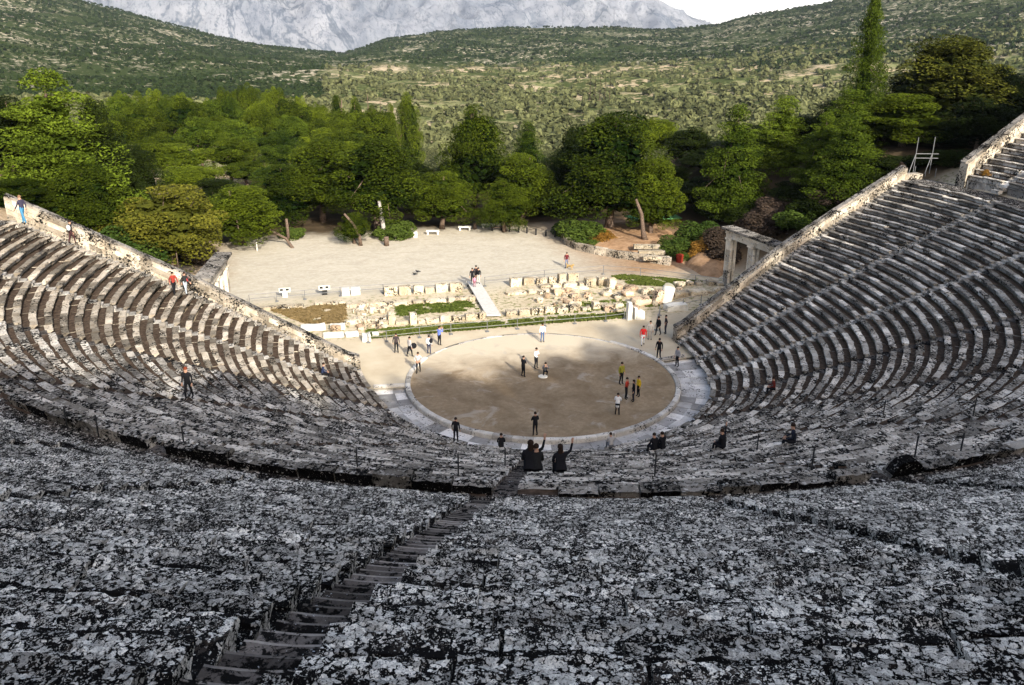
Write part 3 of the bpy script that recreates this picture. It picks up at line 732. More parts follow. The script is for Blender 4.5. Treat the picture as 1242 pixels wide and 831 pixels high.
# loose rubble, one by one
zones = [(648, 720, 354, 372, 46, 'right of the ramp'), (430, 470, 372, 384, 14, 'in the left enclosure'), (735, 800, 352, 386, 20, 'among the right ruins'), (815, 880, 348, 366, 14, 'below the right gate'), (395, 470, 392, 402, 12, 'behind the front fence')]
for x0, x1, y0, y1, n, wh in zones:
    for i in range(n):
        s = rnd.uniform(.22, .6); P = at(rnd.uniform(x0, x1), rnd.uniform(y0, y1))
        mb = stone_mesh('rubble_stone', s*rnd.uniform(1, 1.6), s, s*rnd.uniform(.6, 1.1), None, .12, 2, rnd.uniform(0, 3), 0, .5)
        o = mb.build('rubble_stone', M[rnd.choice(['ruin', 'ruin', 'ruin_tan'])]); o.location = P; tag(o, f'small broken limestone lying loose {wh}', 'rubble', f'loose rubble {wh}')
# grass of the ruins
def grass_patch(label_mat, poly, z, n, name='grass', dry=False):
    pts = np.array([at(*p)[:2] for p in poly]); mn, mx = pts.min(0), pts.max(0); V = []; Fq = []; T = []
    def inside(q):
        c = False; j = len(pts)-1
        for i in range(len(pts)):
            if (pts[i][1] > q[1]) != (pts[j][1] > q[1]) and q[0] < (pts[j][0]-pts[i][0])*(q[1]-pts[i][1])/(pts[j][1]-pts[i][1])+pts[i][0]: c = not c
            j = i
        return c
    k = 0
    while k < n:
        q = mn+(mx-mn)*np.array([rnd.random(), rnd.random()]); k += 1
        if not inside(q) or mnoise.noise(Vector((q[0]*.8, q[1]*.8, 5)))+rnd.uniform(-.25, .25) < -.22: continue
        s = rnd.uniform(.10, .26); hgt = rnd.uniform(.06, .2); a = rnd.uniform(0, 6.28)
        for t in (a, a+1.5):
            dx, dy = math.cos(t)*s, math.sin(t)*s; b = len(V)
            V += [(q[0]-dx, q[1]-dy, z), (q[0]+dx, q[1]+dy, z), (q[0]+dx*1.3+rnd.gauss(0, .04), q[1]+dy*1.3+.03, z+hgt), (q[0]-dx*1.3, q[1]-dy*1.3-.05, z+hgt*rnd.uniform(.6, 1.2))]
            Fq.append((b, b+1, b+2, b+3)); T.append(rnd.random())
    o = bpy.data.objects.new(name, np_mesh(name, V, Fq, M[label_mat], T)); link(o); return o
M['grass'] = leaf_mat('short_green_grass', (.06, .085, .015), (.17, .19, .045), .2)
M['dry_grass'] = leaf_mat('dry_brown_grass', (.13, .09, .035), (.30, .22, .11), .2)
g = grass_patch('grass', [(445, 401), (590, 391), (760, 380), (765, 386), (660, 393), (590, 399), (447, 411)], .004, 3600); tag(g, 'thin green grass strip between the fence and the front ruins', 'grass', kind='stuff')
g = grass_patch('grass', [(742, 336), (760, 334), (815, 339), (852, 343), (815, 348), (790, 347), (765, 345)], .004, 3000); tag(g, 'short green lawn patch behind the right ruins', 'grass', kind='stuff')
g = grass_patch('dry_grass', [(325, 375), (418, 370), (420, 392), (372, 393)], .004, 2400); tag(g, 'dry brown grass patch in the left ruin enclosure', 'grass', kind='stuff')
g = grass_patch('grass', [(480, 372), (570, 366), (580, 376), (480, 384)], .004, 700); tag(g, 'sparse green weeds inside the stage foundation', 'grass', kind='stuff')
g = grass_patch('grass', [(648, 374), (720, 366), (810, 360), (800, 372), (650, 384)], .004, 420); tag(g, 'sparse weeds between the right stage ruins', 'grass', kind='stuff')
# ramp
A0, A1 = at(590, 386), at(607.5, 385.5); B0, B1 = at(566.5, 346), at(581.5, 345); mb = MB()
z0, z1 = .30, .42
vs = [(A0[0], A0[1], z0), (A1[0], A1[1], z0), (B1[0], B1[1], z1), (B0[0], B0[1], z1)]
vs += [(x, y, z-.12) for x, y, z in vs]
mb.add(vs, [(0, 1, 2, 3), (7, 6, 5, 4), (0, 4, 5, 1), (1, 5, 6, 2), (2, 6, 7, 3), (3, 7, 4, 0)])
rp = thing('visitor_ramp', 'long pale boarded ramp crossing the stage ruins to the yard', 'ramp', A0); mb.build('deck', M['ramp'], rp, A0)
mb = MB()
for t in (.1, .4, .7, .95):
    for q0, q1 in ((A0, B0), (A1, B1)):
        mb = MB(); p = q0+(q1-q0)*t; mb.box((p[0], p[1], .1), (.1, .1, .22)); mb.build('support', M['darkmetal'], rp, A0)
# fences
def fence(pts, h, label, rails=(1.0, .55), curve=None):
    P = [at(*q) for q in pts]; f = thing('rail_fence', label, 'fence', P[0])
    off = np.array(P[0])
    for p in P:
        mb = MB(); mb.tube([(p[0], p[1], 0), (p[0], p[1], h)], [.035, .035], 6); mb.box((p[0], p[1], .04), (.3, .3, .08)); mb.build('post', M['metal'], f, off)
    for r_ in rails:
        mb = MB(); mb.tube([(p[0], p[1], h*r_-.02) for p in P], [.022]*len(P), 6); mb.build('rail', M['metal'], f, off)
fence([(447, 416), (469, 414.6), (509, 410), (547, 406), (591, 402.7), (627.5, 399.5), (660.8, 396), (697, 393), (734.5, 390), (757, 387)], 1.0, 'thin grey rail fence between the orchestra and the stage ruins')
fence([(796, 401), (800, 383), (828, 375), (850, 370)], 1.05, 'short rail fence by the dark ramp at the right parodos')
fence([(303, 369), (336, 366), (370, 363.5), (413, 359.5), (465, 356), (565, 350)], .95, 'thin rail fence along the yard edge left of the ramp')
fence([(588, 347.5), (660, 339), (731.6, 333), (776.5, 336), (843, 345), (880, 350)], 1.0, 'curving rail fence along the yard edge right of the ramp')
# signs left in the yard edge
for (x, y, lab) in ((346, 361, 'small white information board behind the left rail fence'), (394, 358, 'small dark and white information board near the two white blocks')):
    P = at(x, y); b = thing('information_board', lab, 'sign', P); mb = MB(); mb.box((0, 0, .75), (1.1, .06, .45), 0, 0); mb.build('panel', M['white_stone'], b)
    mb = MB(); mb.box((0, .05, .3), (.5, .05, .6)); mb.build('stand', M['white_stone' if x < 370 else 'darkmetal'], b)
    for q in (-.3, .25): mb = MB(); mb.box((q, -.037, .8), (.3, .012, .2)); mb.build('print_block', M['darkmetal'], b)
# monumental gates
def gate(s, label):
    base = np.array([25.9, 15.9]) if s > 0 else np.array([24.1, 16.6]); d = np.array([.16, -.987])
    g = thing('stone_gateway', label, 'gateway', (s*base[0], base[1], 0)); rz = math.atan2(d[1], s*d[0])
    def pt(t, q, z): return (s*(base[0]+d[0]*t+(-d[1])*q), base[1]+d[1]*t+d[0]*q, z)
    def slab(t0, t1, q0, q1, z0, z1, mat, name, jit=.015):
        vs = [(lambda p: (p[0]-s*base[0]+rnd.uniform(-jit, jit), p[1]-base[1]+rnd.uniform(-jit, jit), p[2]+rnd.uniform(-jit, jit)))(pt(t, q, z)) for z in (z0, z1) for t, q in ((t0, q0), (t1, q0), (t1, q1), (t0, q1))]
        return vs, [(0, 3, 2, 1), (4, 5, 6, 7), (0, 1, 5, 4), (1, 2, 6, 5), (2, 3, 7, 6), (3, 0, 4, 7)]
    for t in (-3.35, .15, 3.3):
        mb = MB(); z = -.3
        for i, hh in enumerate((1.9, 1.0, 1.2, 1.0)):
            vs, fs = slab(t-.33+.01*i, t+.33-.01*i, -.42+.01*i, .42-.01*i, z+.01, z+hh-.01, None, None); mb.add(vs, fs, 0, rnd.uniform(.75, 1.1) if i else .6); z += hh
        for q in (-.24, .24):           # pilaster fillets
            vs, fs = slab(t-.41, t-.34, q-.13, q+.13, 0, 4.7, None, None, .005); mb.add(vs, fs, 0, 1.15)
            vs, fs = slab(t+.34, t+.41, q-.13, q+.13, 0, 4.7, None, None, .005); mb.add(vs, fs, 0, 1.15)
        vs, fs = slab(t-.45, t+.45, -.5, .5, 4.81, 5.0, None, None, .01); mb.add(vs, fs, 0, 1.1)
        mb.build('pillar', M['pillar'], g)
    mb = MB()
    for a, b in ((-3.8, -1.6), (-1.58, .6), (.62, 3.75)):
        vs, fs = slab(a, b, -.40, .40, 5.005, 5.45, None, None); mb.add(vs, fs, 0, rnd.uniform(.8, 1.1))
    mb.build('lintel', M['pillar'], g); mb = MB()
    for a, b in ((-3.85, -1.2), (-1.18, 1.3), (1.32, 3.8)):
        vs, fs = slab(a, b, -.46, .46, 5.455, 5.80, None, None); mb.add(vs, fs, 0, rnd.uniform(.8, 1.1))
    mb.build('frieze', M['pillar'], g); mb = MB()
    for a, b in ((-4.25, -2.1), (-2.08, .1), (.12, 2.2), (2.22, 4.15)):
        vs, fs = slab(a, b, -.72, .72, 5.805, 6.05, None, None, .02); mb.add(vs, fs, 0, rnd.uniform(.8, 1.1))
    mb.build('cornice', M['coping'], g)
gate(1, 'tall stone gateway with three pillars standing at the right passage')
gate(-1, 'stone gateway seen from above beside the left retaining wall')
# right passage: sloping ramp wall and red earth bank
Pw = [(683, 291), (689, 297), (700, 303), (722, 308), (750, 313), (782, 317), (813, 322)]
mb = MB(); Q = [at(*p) for p in Pw]
for (a, b) in zip(Q, Q[1:]):
    n = max(1, int(np.linalg.norm(b-a)/1.4))
    for i in range(n):
        p0 = a+(b-a)*i/n; p1 = a+(b-a)*(i+1)/n; c = (p0+p1)/2; ang = math.atan2(p1[1]-p0[1], p1[0]-p0[0])
        mb.box((c[0], c[1], .38), (np.linalg.norm(p1-p0)*.99, .55, .95+rnd.uniform(-.06, .06)), ang, .02, tone=rnd.uniform(.85, 1.15))
o = mb.build('garden_wall', M['wall'], None, Q[3]); o.location = Q[3]; tag(o, 'low curved stone wall holding the reddish bank at the yard edge', 'wall')
for i, q in enumerate([(772, 800, 303, 307), (778, 806, 307, 311.5), (784, 812, 311, 316)]):
    P = at((q[0]+q[1])/2, q[3], .5); mb = stone_mesh('slab', 3.0, .8, .4, None, .05, 3, -.25)
    o = mb.build('stone_slab', M['ruin']); o.location = (P[0], P[1]+.5, .45+.25*(2-i)); tag(o, f'{["topmost","middle","lowest"][i]} of the flat stone slabs stepped above the curved wall', 'stone slab', 'slabs above the curved wall')
def bank_mesh(poly, zc, name, mat, label=None):
    pts = [at(*p) for p in poly]; c = sum(pts)/len(pts); V = []; Fq = []; N = len(pts); rings = 9
    for k in range(rings+1):
        t = k/rings
        for i in range(N*4):
            a = pts[i//4]; b = pts[(i//4+1) % N]; p = a+(b-a)*(i % 4)/4; q = p+(c-p)*t
            zz = zc*math.sin(min(1, t*1.7)*math.pi/2)*(1+.2*mnoise.noise(Vector((q[0]*.5, q[1]*.5, 1))))+(.1*mnoise.noise(Vector((q[0]*1.7, q[1]*1.7, 4))) if k else -.15)
            V.append((q[0], q[1], zz))
    n = N*4
    for k in range(rings):
        for i in range(n): Fq.append((k*n+i, k*n+(i+1) % n, (k+1)*n+(i+1) % n, (k+1)*n+i))
    o = bpy.data.objects.new(name, np_mesh(name, V, Fq, mat, smooth_=True)); link(o); tag(o, kind='structure')
mb_ = NT('red_bank_earth'); n1 = mb_.noise(1.2, 5, .65); M['redearth'] = mb_.done(mb_.mix(mb_.ramp(n1, .35, .65), (.22, .13, .07), (.37, .235, .135))); mb_.bump(mb_.noise(5, 5, .7), .7, .06)
bank_mesh([(690, 296), (700, 302), (722, 307), (750, 312), (782, 316), (812, 320), (826, 300), (820, 282), (790, 268), (740, 270), (705, 280)], .95, 'red_bank', M['redearth'])
bank_mesh([(830, 322), (850, 335), (872, 338), (884, 330), (884, 300), (870, 292), (845, 300)], 1.0, 'gate_bank', M['redearth'])
P = at(800, 276); mb = MB(); mb.box((0, 0, .05), (8, 3.2, .08))
o = mb.build('green_mat', plain('green_court', (.18, .42, .16), .8, .15)); o.location = (P[0], P[1]+1, hz1(P[0], P[1])+.9); tag(o, 'bright green flat court seen under the big pine right of the yard', 'court')
P = at(824, 318); mb = MB(); mb.tube([(0, 0, 0), (0, 0, .8), (0, 0, .85)], [.36, .42, .36], 14); mb.tube([(0, 0, .851), (0, 0, .95)], [.44, .2], 14)
o = mb.build('litter_bin', M['red']); o.location = P; tag(o, 'small red bin standing below the bright bush', 'bin')
# paved path climbing beside the left wall etc: benches, bollards, posts in the yard
for i, (x0, x1, y) in enumerate([(478.5, 494, 290), (517, 533, 284.5), (556, 571.5, 279.5), (584, 600, 276.5)]):
    P0, P1 = at(x0, y), at(x1, y); c = (P0+P1)/2; L = np.linalg.norm(P1-P0)
    b = thing('stone_bench', f'{["leftmost","second","third","rightmost"][i]} white stone bench at the back edge of the yard', 'bench', c, math.atan2(P1[1]-P0[1], P1[0]-P0[0]), 'stone benches along the yard')
    mb = MB(); mb.box((0, 0, .46), (L, .5, .14), 0, .01); mb.build('seat', M['white_stone'], b)
    for s in (-1, 1): mb = MB(); mb.box((s*(L/2-.2), 0, .19), (.22, .42, .398), 0, .01); mb.build('leg', M['white_stone'], b)
for (x, y0, y1, w, lab) in ((503.5, 281, 287.6, .5, 'squat white stone post between the first two benches'), (604.5, 270.5, 277, .5, 'squat white stone post right of the rightmost bench'), (423.5, 287, 293, .55, 'squat white stone between the leaning trunk and the left pines'), (611, 271, 276, .35, 'small white stone beside the right tree trunk')):
    P = at(x, y1); mb = stone_mesh('post', w, w, up_to(P, y0), None, .03, 3); o = mb.build('stone_post', M['white_stone']); o.location = P; tag(o, lab, 'stone post')
P0, P1 = at(596, 280), at(609, 279.5); b = thing('wooden_bench', 'low dark wooden bench in front of the right tree trunk', 'bench', (P0+P1)/2)
mb = MB(); mb.box((0, 0, .42), (1.5, .4, .08)); mb.build('seat', M['bark'], b)
for s in (-1, 1): mb = MB(); mb.box((s*.6, 0, .19), (.1, .35, .38)); mb.build('leg', M['darkmetal'], b)
for i, (x, y) in enumerate([(618, 281), (629, 282), (639, 283), (650, 285), (662, 286.5), (673, 287.5)]):
    P = at(x, y); mb = MB(); mb.tube([(0, 0, 0), (0, 0, .75), (0, 0, .8)], [.11, .11, .06], 8); o = mb.build('bollard', M['darkmetal']); o.location = P
    tag(o, f'{ORD[i]} dark short bollard along the right back corner of the yard', 'bollard', 'bollards at the yard corner')
P = at(312, 304.5); mb = MB(); mb.tube([(0, 0, 0), (0, 0, 1.0), (0, 0, 1.05)], [.07, .07, .04], 8); o = mb.build('short_post', M['white_stone']); o.location = P; tag(o, 'short pale post by the left pine trunk', 'post')
# birds on the yard
for i, (x, y) in enumerate([(503, 334), (506.5, 331)]):
    P = at(x, y); mb = MB(); mb.ell((0, 0, .17), (.17, .10, .10)); mb.ell((.15, 0, .28), (.06, .055, .06)); mb.tube([(.19, 0, .28), (.27, 0, .265)], [.018, .004], 6); mb.tube([(-.12, 0, .17), (-.34, 0, .13)], [.06, .03], 6)
    for s in (-.03, .03): mb.tube([(0, s, .1), (0.01, s, 0)], [.012, .012], 5)
    o = mb.build('bird', M['darkmetal'], smooth_=True); o.location = P; o.rotation_euler = (0, 0, rnd.uniform(0, 6)); tag(o, ['dark bird on the sandy yard, the nearer and left one', 'dark bird on the sandy yard, the farther and right one'][i], 'bird')
# thin posts along the tops of the stairways
for i, (x, y) in enumerate([(82, 520), (120, 531), (224, 545), (433.7, 572), (556, 578), (612.6, 566), (794, 578), (918, 547), (984, 571), (1109, 556), (1164, 553), (1071, 505), (1180, 505)]):
    P = on_seats(x, y); mb = MB(); mb.tube([(0, 0, 0), (0, 0, .85), (0, 0, .87)], [.028, .028, .02], 6); o = mb.build('barrier_post', M['darkmetal']); o.location = P
    tag(o, f'{ORD[i] if i<11 else ["","","","","","","","","","","","thirteenth from left, upper","last, far right upper"][i]} thin dark metal post standing on the seats near the walkway', 'post', 'thin posts near the walkway')
for i, x in enumerate([1109, 1122, 1134, 1172, 1193, 1209, 1234]):
    P = at(x, [212, 214, 215, 230, 234, 238, 242][i], ZD); mb = MB(); mb.tube([(0, 0, 0), (0, 0, .8)], [.03, .03], 6); o = mb.build('barrier_post', M['metal']); o.location = P
    tag(o, f'{ORD[i]} pale metal post on the far right walkway', 'post', 'pale posts on the far right walkway')
# scaffold at the top of the right wall
P = at(1117, 211, ZD); sc = thing('scaffold_frame', 'pale tubular scaffold frame standing at the top of the right wall', 'scaffold', P)
for s in (-.9, .9):
    mb = MB(); mb.tube([(s, 0, 0), (s, 0, 3.4)], [.035, .035], 6); mb.build('upright', M['metal'], sc)
    mb = MB(); mb.tube([(s-.5, 0, 0), (s+.0, 0, 1.9)], [.04, .04], 6); mb.build('strut', M['metal'], sc)
for z in (1.5, 1.9): mb = MB(); mb.tube([(-.9, .03, z), (1.6, .03, z-.1)], [.035, .035], 6); mb.build('cross_bar', M['metal'], sc)
P = at(1167, 158, 13); b = thing('red_sign', 'small orange red board on a post behind the far right seats', 'sign', P); mb = MB(); mb.tube([(0, 0, -1.0), (0, 0, .9)], [.05, .05], 6); mb.build('post', M['metal'], b)
mb = MB(); mb.box((0, -.06, 1.0), (.75, .05, .7)); mb.build('board', M['red'], b)

# ------------------------------------------------------------------ vegetation
def leaves(centers, radii, counts, size, up=.35, shell=.88, cen=None, aspect=.42):
    """small faces spread through each ellipsoid clump, biased to its outside"""
    Vs = []; T = []
    for c, r_, n in zip(centers, radii, counts):
        d = rng.normal(size=(n, 3)); d[:, 2] += .35; d /= np.linalg.norm(d, axis=1)[:, None]
        rad = (shell+(1.08-shell)*rng.random(n)**.6)[:, None]
        p = np.array(c)+d*rad*np.array(r_)
        nr = d*.55+rng.normal(size=(n, 3))*.6+np.array([0, 0, up]); nr /= np.linalg.norm(nr, axis=1)[:, None]
        a = np.cross(nr, rng.normal(size=(n, 3))); a /= np.linalg.norm(a, axis=1)[:, None]; b = np.cross(nr, a)
        s = size*(.6+.8*rng.random(n))[:, None]
        a = a*s; b = b*s*aspect
        Vs.append(np.stack([p-a-b*.6, p+a*.2-b, p+a+b*.5, p-a*.3+b], 1).reshape(-1, 3))
        base = rng.random()*.62; T.append(np.clip(base+rng.random(n)*.42, 0, 1))
    V = np.concatenate(Vs); F = np.arange(len(V)).reshape(-1, 4); return V, F, np.concatenate(T)
def limbs(mb, h0, h1, ends, r0, lean=(0, 0)):
    top = Vector((lean[0], lean[1], h1)); pts = [(0, 0, -.6), (lean[0]*.15, lean[1]*.15, h0*.5), (lean[0]*.5, lean[1]*.5, h0), tuple(top)]
    mb.tube(pts, [r0*1.25, r0*.9, r0*.75, r0*.25], 8)
    for e in ends:
        t = rnd.uniform(.25, .9); s = Vector(pts[2]).lerp(top, t); e = Vector(e); m_ = s.lerp(e, .5)+Vector((rnd.uniform(-.3, .3), rnd.uniform(-.3, .3), -.25))
        mb.tube([s, m_, e], [r0*.3, r0*.2, r0*.08], 5, cap=False)
def tree_kind(kind, seed):
    """returns (crown mesh, trunk mesh) for a tree 10 m tall with a crown about 6 m wide"""
    global rng
    rng = np.random.default_rng(seed); rnd.seed(seed); cs, rs, ns = [], [], []
    mb = MB()
    if kind == 'round':                                # umbrella-headed pine
        for i in range(44):
            u = rng.random(); a = rng.random()*6.283; el = math.asin(min(1, u**.8)); k = .78+.34*rng.random()
            cs.append((2.6*k*math.cos(el)*math.cos(a), 2.6*k*math.cos(el)*math.sin(a), 6.2+3.1*k*math.sin(el))); s = .38+.60*rng.random()**1.4; rs.append((s*1.1, s*1.1, s*.9)); ns.append(int(620*s*s)+90)
        for i in range(14):
            a = rng.random()*6.283; cs.append((2.2*math.cos(a), 2.2*math.sin(a), 4.9+rng.random()*1.1)); rs.append((.85, .85, .55)); ns.append(150)
        V, F, T = leaves(cs, rs, ns, .082, .4); limbs(mb, 4.2, 7.6, cs[::8], .2, (rng.normal()*.4, rng.normal()*.4)); mat = 'pine'
    elif kind == 'tall':                               # old pine, heaped boughs down to the ground third
        for i in range(64):
            t = rng.random()**.9; z = 1.7+7.6*t; a = rng.random()*6.283; w = 2.75*(1-max(0, t-.15)**2.0*1.2)*(.45+.55*rng.random()**.6)*(.8 if t < .12 else 1)
            cs.append((w*math.cos(a), w*math.sin(a), z)); s = .36+.72*rng.random()**1.4; rs.append((s*1.1, s*1.1, s*.88)); ns.append(int(560*s*s)+80)
        V, F, T = leaves(cs, rs, ns, .080, .45); limbs(mb, 2.0, 9.0, cs[::9], .24, (rng.normal()*.5, rng.normal()*.3)); mat = 'pine'
    elif kind == 'conifer':                            # pointed, layered
        for L in range(21):
            t = L/20; z = .7+9.1*t; w = 2.85*(1-t)**.78+.12
            for i in range(max(3, int(13*(1-t))+3)):
                a = rng.random()*6.283; k = .35+.68*rng.random()**.7; cs.append((w*k*math.cos(a), w*k*math.sin(a), z-.35*k+rng.normal()*.18)); s = .36+.36*rng.random()*(1-t*.4); rs.append((s*1.35, s*1.35, s*.62)); ns.append(int(520*s*s)+40)
        V, F, T = leaves(cs, rs, ns, .076, .45); limbs(mb, 2, 8.6, cs[::25], .17); mat = 'conifer'
    elif kind == 'spire':
        for L in range(44):
            t = L/43; z = .8+9.1*t; w = 2.6*(1-t)**.9+.2 if t < .48 else 1.75*(1-(t-.48)/.52)**.75+.12
            for i in range(7):
                a = rng.random()*6.283; k = .25+.95*rng.random(); cs.append((w*k*math.cos(a), w*k*math.sin(a), z+rng.normal()*.2-.2*k)); s = .26+.26*rng.random()*(1.3-t); rs.append((s*1.25, s*1.25, s*.8)); ns.append(int(560*s*s)+30)
        V, F, T = leaves(cs, rs, ns, .066, .4); limbs(mb, 2, 9.0, cs[::40], .13); mat = 'conifer'
    elif kind == 'broad':
        for i in range(60):
            a = rng.random()*6.283; u = rng.random(); el = math.asin(u*1.0); k = .55+.5*rng.random()
            cs.append((3.3*k*math.cos(el)*math.cos(a), 3.3*k*math.cos(el)*math.sin(a), 4.6+4.9*k*math.sin(el)-.8*(1-k))); s = .55+.45*rng.random(); rs.append((s, s, s*.85)); ns.append(int(460*s*s)+60)
        for i in range(16):
            a = rng.random()*6.283; cs.append((2.6*math.cos(a)*rng.random(), 2.6*math.sin(a), 2.2+2.2*rng.random())); rs.append((.8, .8, .6)); ns.append(100)
        V, F, T = leaves(cs, rs, ns, .092, .3, aspect=.6); limbs(mb, 2.2, 8, cs[::9], .22); mat = 'autumn'
    elif kind == 'bush':
        for i in range(30):
            a = rng.random()*6.283; u = rng.random(); k = .5+.5*rng.random(); el = math.asin(u)
            cs.append((3.6*k*math.cos(el)*math.cos(a), 3.6*k*math.cos(el)*math.sin(a), 1.0+7.0*k*math.sin(el))); s = .9+.9*rng.random(); rs.append((s, s, s)); ns.append(int(150*s*s)+40)
        V, F, T = leaves(cs, rs, ns, .20, .3, aspect=.6); limbs(mb, 1.0, 5, cs[::10], .14); mat = 'bush'
    elif kind == 'olive':
        for i in range(9):
            a = rng.random()*6.283; k = .3+.75*rng.random(); cs.append((2.3*k*math.cos(a), 2.3*k*math.sin(a), 5.2+3.0*rng.random()*(1.1-k))); s = 1.5+.9*rng.random(); rs.append((s, s, s*.85)); ns.append(110)
        V, F, T = leaves(cs, rs, ns, .26, .3); mb.tube([(0, 0, -.5), (.2, 0, 2), (0, .1, 5)], [.5, .35, .2], 6); mat = 'olive'
    elif kind == 'cypress':
        for i in range(26):
            t = i/25; w = .62*math.sin(math.pi*min(1, .15+t*.85))**.7; a = rng.random()*6.283
            cs.append((w*.4*math.cos(a), w*.4*math.sin(a), .8+9*t)); rs.append((w+.1, w+.1, .6)); ns.append(26)
        V, F, T = leaves(cs, rs, ns, .2, .5); mb.tube([(0, 0, -.4), (0, 0, 9)], [.16, .04], 6); mat = 'dark_shaded_leaf'
    core = {'round': [((0, 0, 6.9), (1.9, 1.9, 1.7))], 'tall': [((0, 0, 4.2), (1.8, 1.8, 2.0)), ((0, 0, 6.6), (1.35, 1.35, 2.0))], 'broad': [((0, 0, 5.6), (2.1, 2.1, 2.7))],
            'conifer': [((0, 0, 1.6+1.1*i), (1.75*(1-i/7.2), 1.75*(1-i/7.2), .8)) for i in range(6)], 'spire': [((0, 0, 1.2+.9*i), (max(.3, 1.5-.3*i), max(.3, 1.5-.3*i), .7)) for i in range(9)]}.get(kind)
    if core:
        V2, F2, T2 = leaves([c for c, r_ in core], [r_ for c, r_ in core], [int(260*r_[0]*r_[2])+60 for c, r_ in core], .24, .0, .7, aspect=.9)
        F = np.concatenate([F, F2+len(V)]); V = np.concatenate([V, V2]); T = np.concatenate([T, T2*0])  # inner leaves all darkest tone: shade in crown gaps painted in
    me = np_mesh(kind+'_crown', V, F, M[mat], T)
    tm = MB.build(mb, 'trunk_proto', M['bark'], None, None, True); tme = tm.data; bpy.data.objects.remove(tm); tme.name = kind+'_trunk'
    return me, tme
KIND = {k: [tree_kind(k, 100+17*i+len(k)*31) for i in range(n)] for k, n in (('round', 5), ('tall', 5), ('conifer', 4), ('spire', 1), ('broad', 2), ('bush', 3), ('olive', 5), ('cypress', 1))}
rng = np.random.default_rng(77); rnd.seed(99)
def recolor(me, mat):
    key = me.name+mat; m2 = bpy.data.meshes.get(key)
    if m2 is None: m2 = me.copy(); m2.name = key; m2.materials[0] = M[mat]
    return m2
def plant(name, label, cat, P, h, w, kind, group=None, mat=None, parts=True, trunk_mat=None):
    """place one plant: base at P, height h, crown width w"""
    cm, tm = rnd.choice(KIND[kind])
    if mat: cm = recolor(cm, mat)
    sx = w/6.2; sz = h/10.0
    o = thing(name, label, cat, P, rnd.uniform(0, 6.28), group)
    c = link(bpy.data.objects.new('crown', cm), o); c.scale = (sx, sx, sz)
    t = link(bpy.data.objects.new('trunk', tm), o); t.scale = (max(sx, sz*.8), max(sx, sz*.8), sz)
    return o
def tree_px(px, ytop, wpx, dist, kind, name, label, cat='tree', group=None, mat=None):
    q = px
    for _ in range(3):
        v = ray(q, 200); d = np.array([v[0], v[1]])/math.hypot(v[0], v[1]); x, y = C[0]+d[0]*dist, C[1]+d[1]*dist
        P = np.array([x, y, hz1(x, y)-.1]); h = up_to(P, ytop); q += px-proj(P+np.array([0, 0, h*(.8 if kind == 'spire' else .6)]))[0]
    w = wpx*proj(P+np.array([0, 0, h*.6]))[2]/CF
    return plant(name, label, cat, P, max(h, 1.0), w, kind, group, mat)
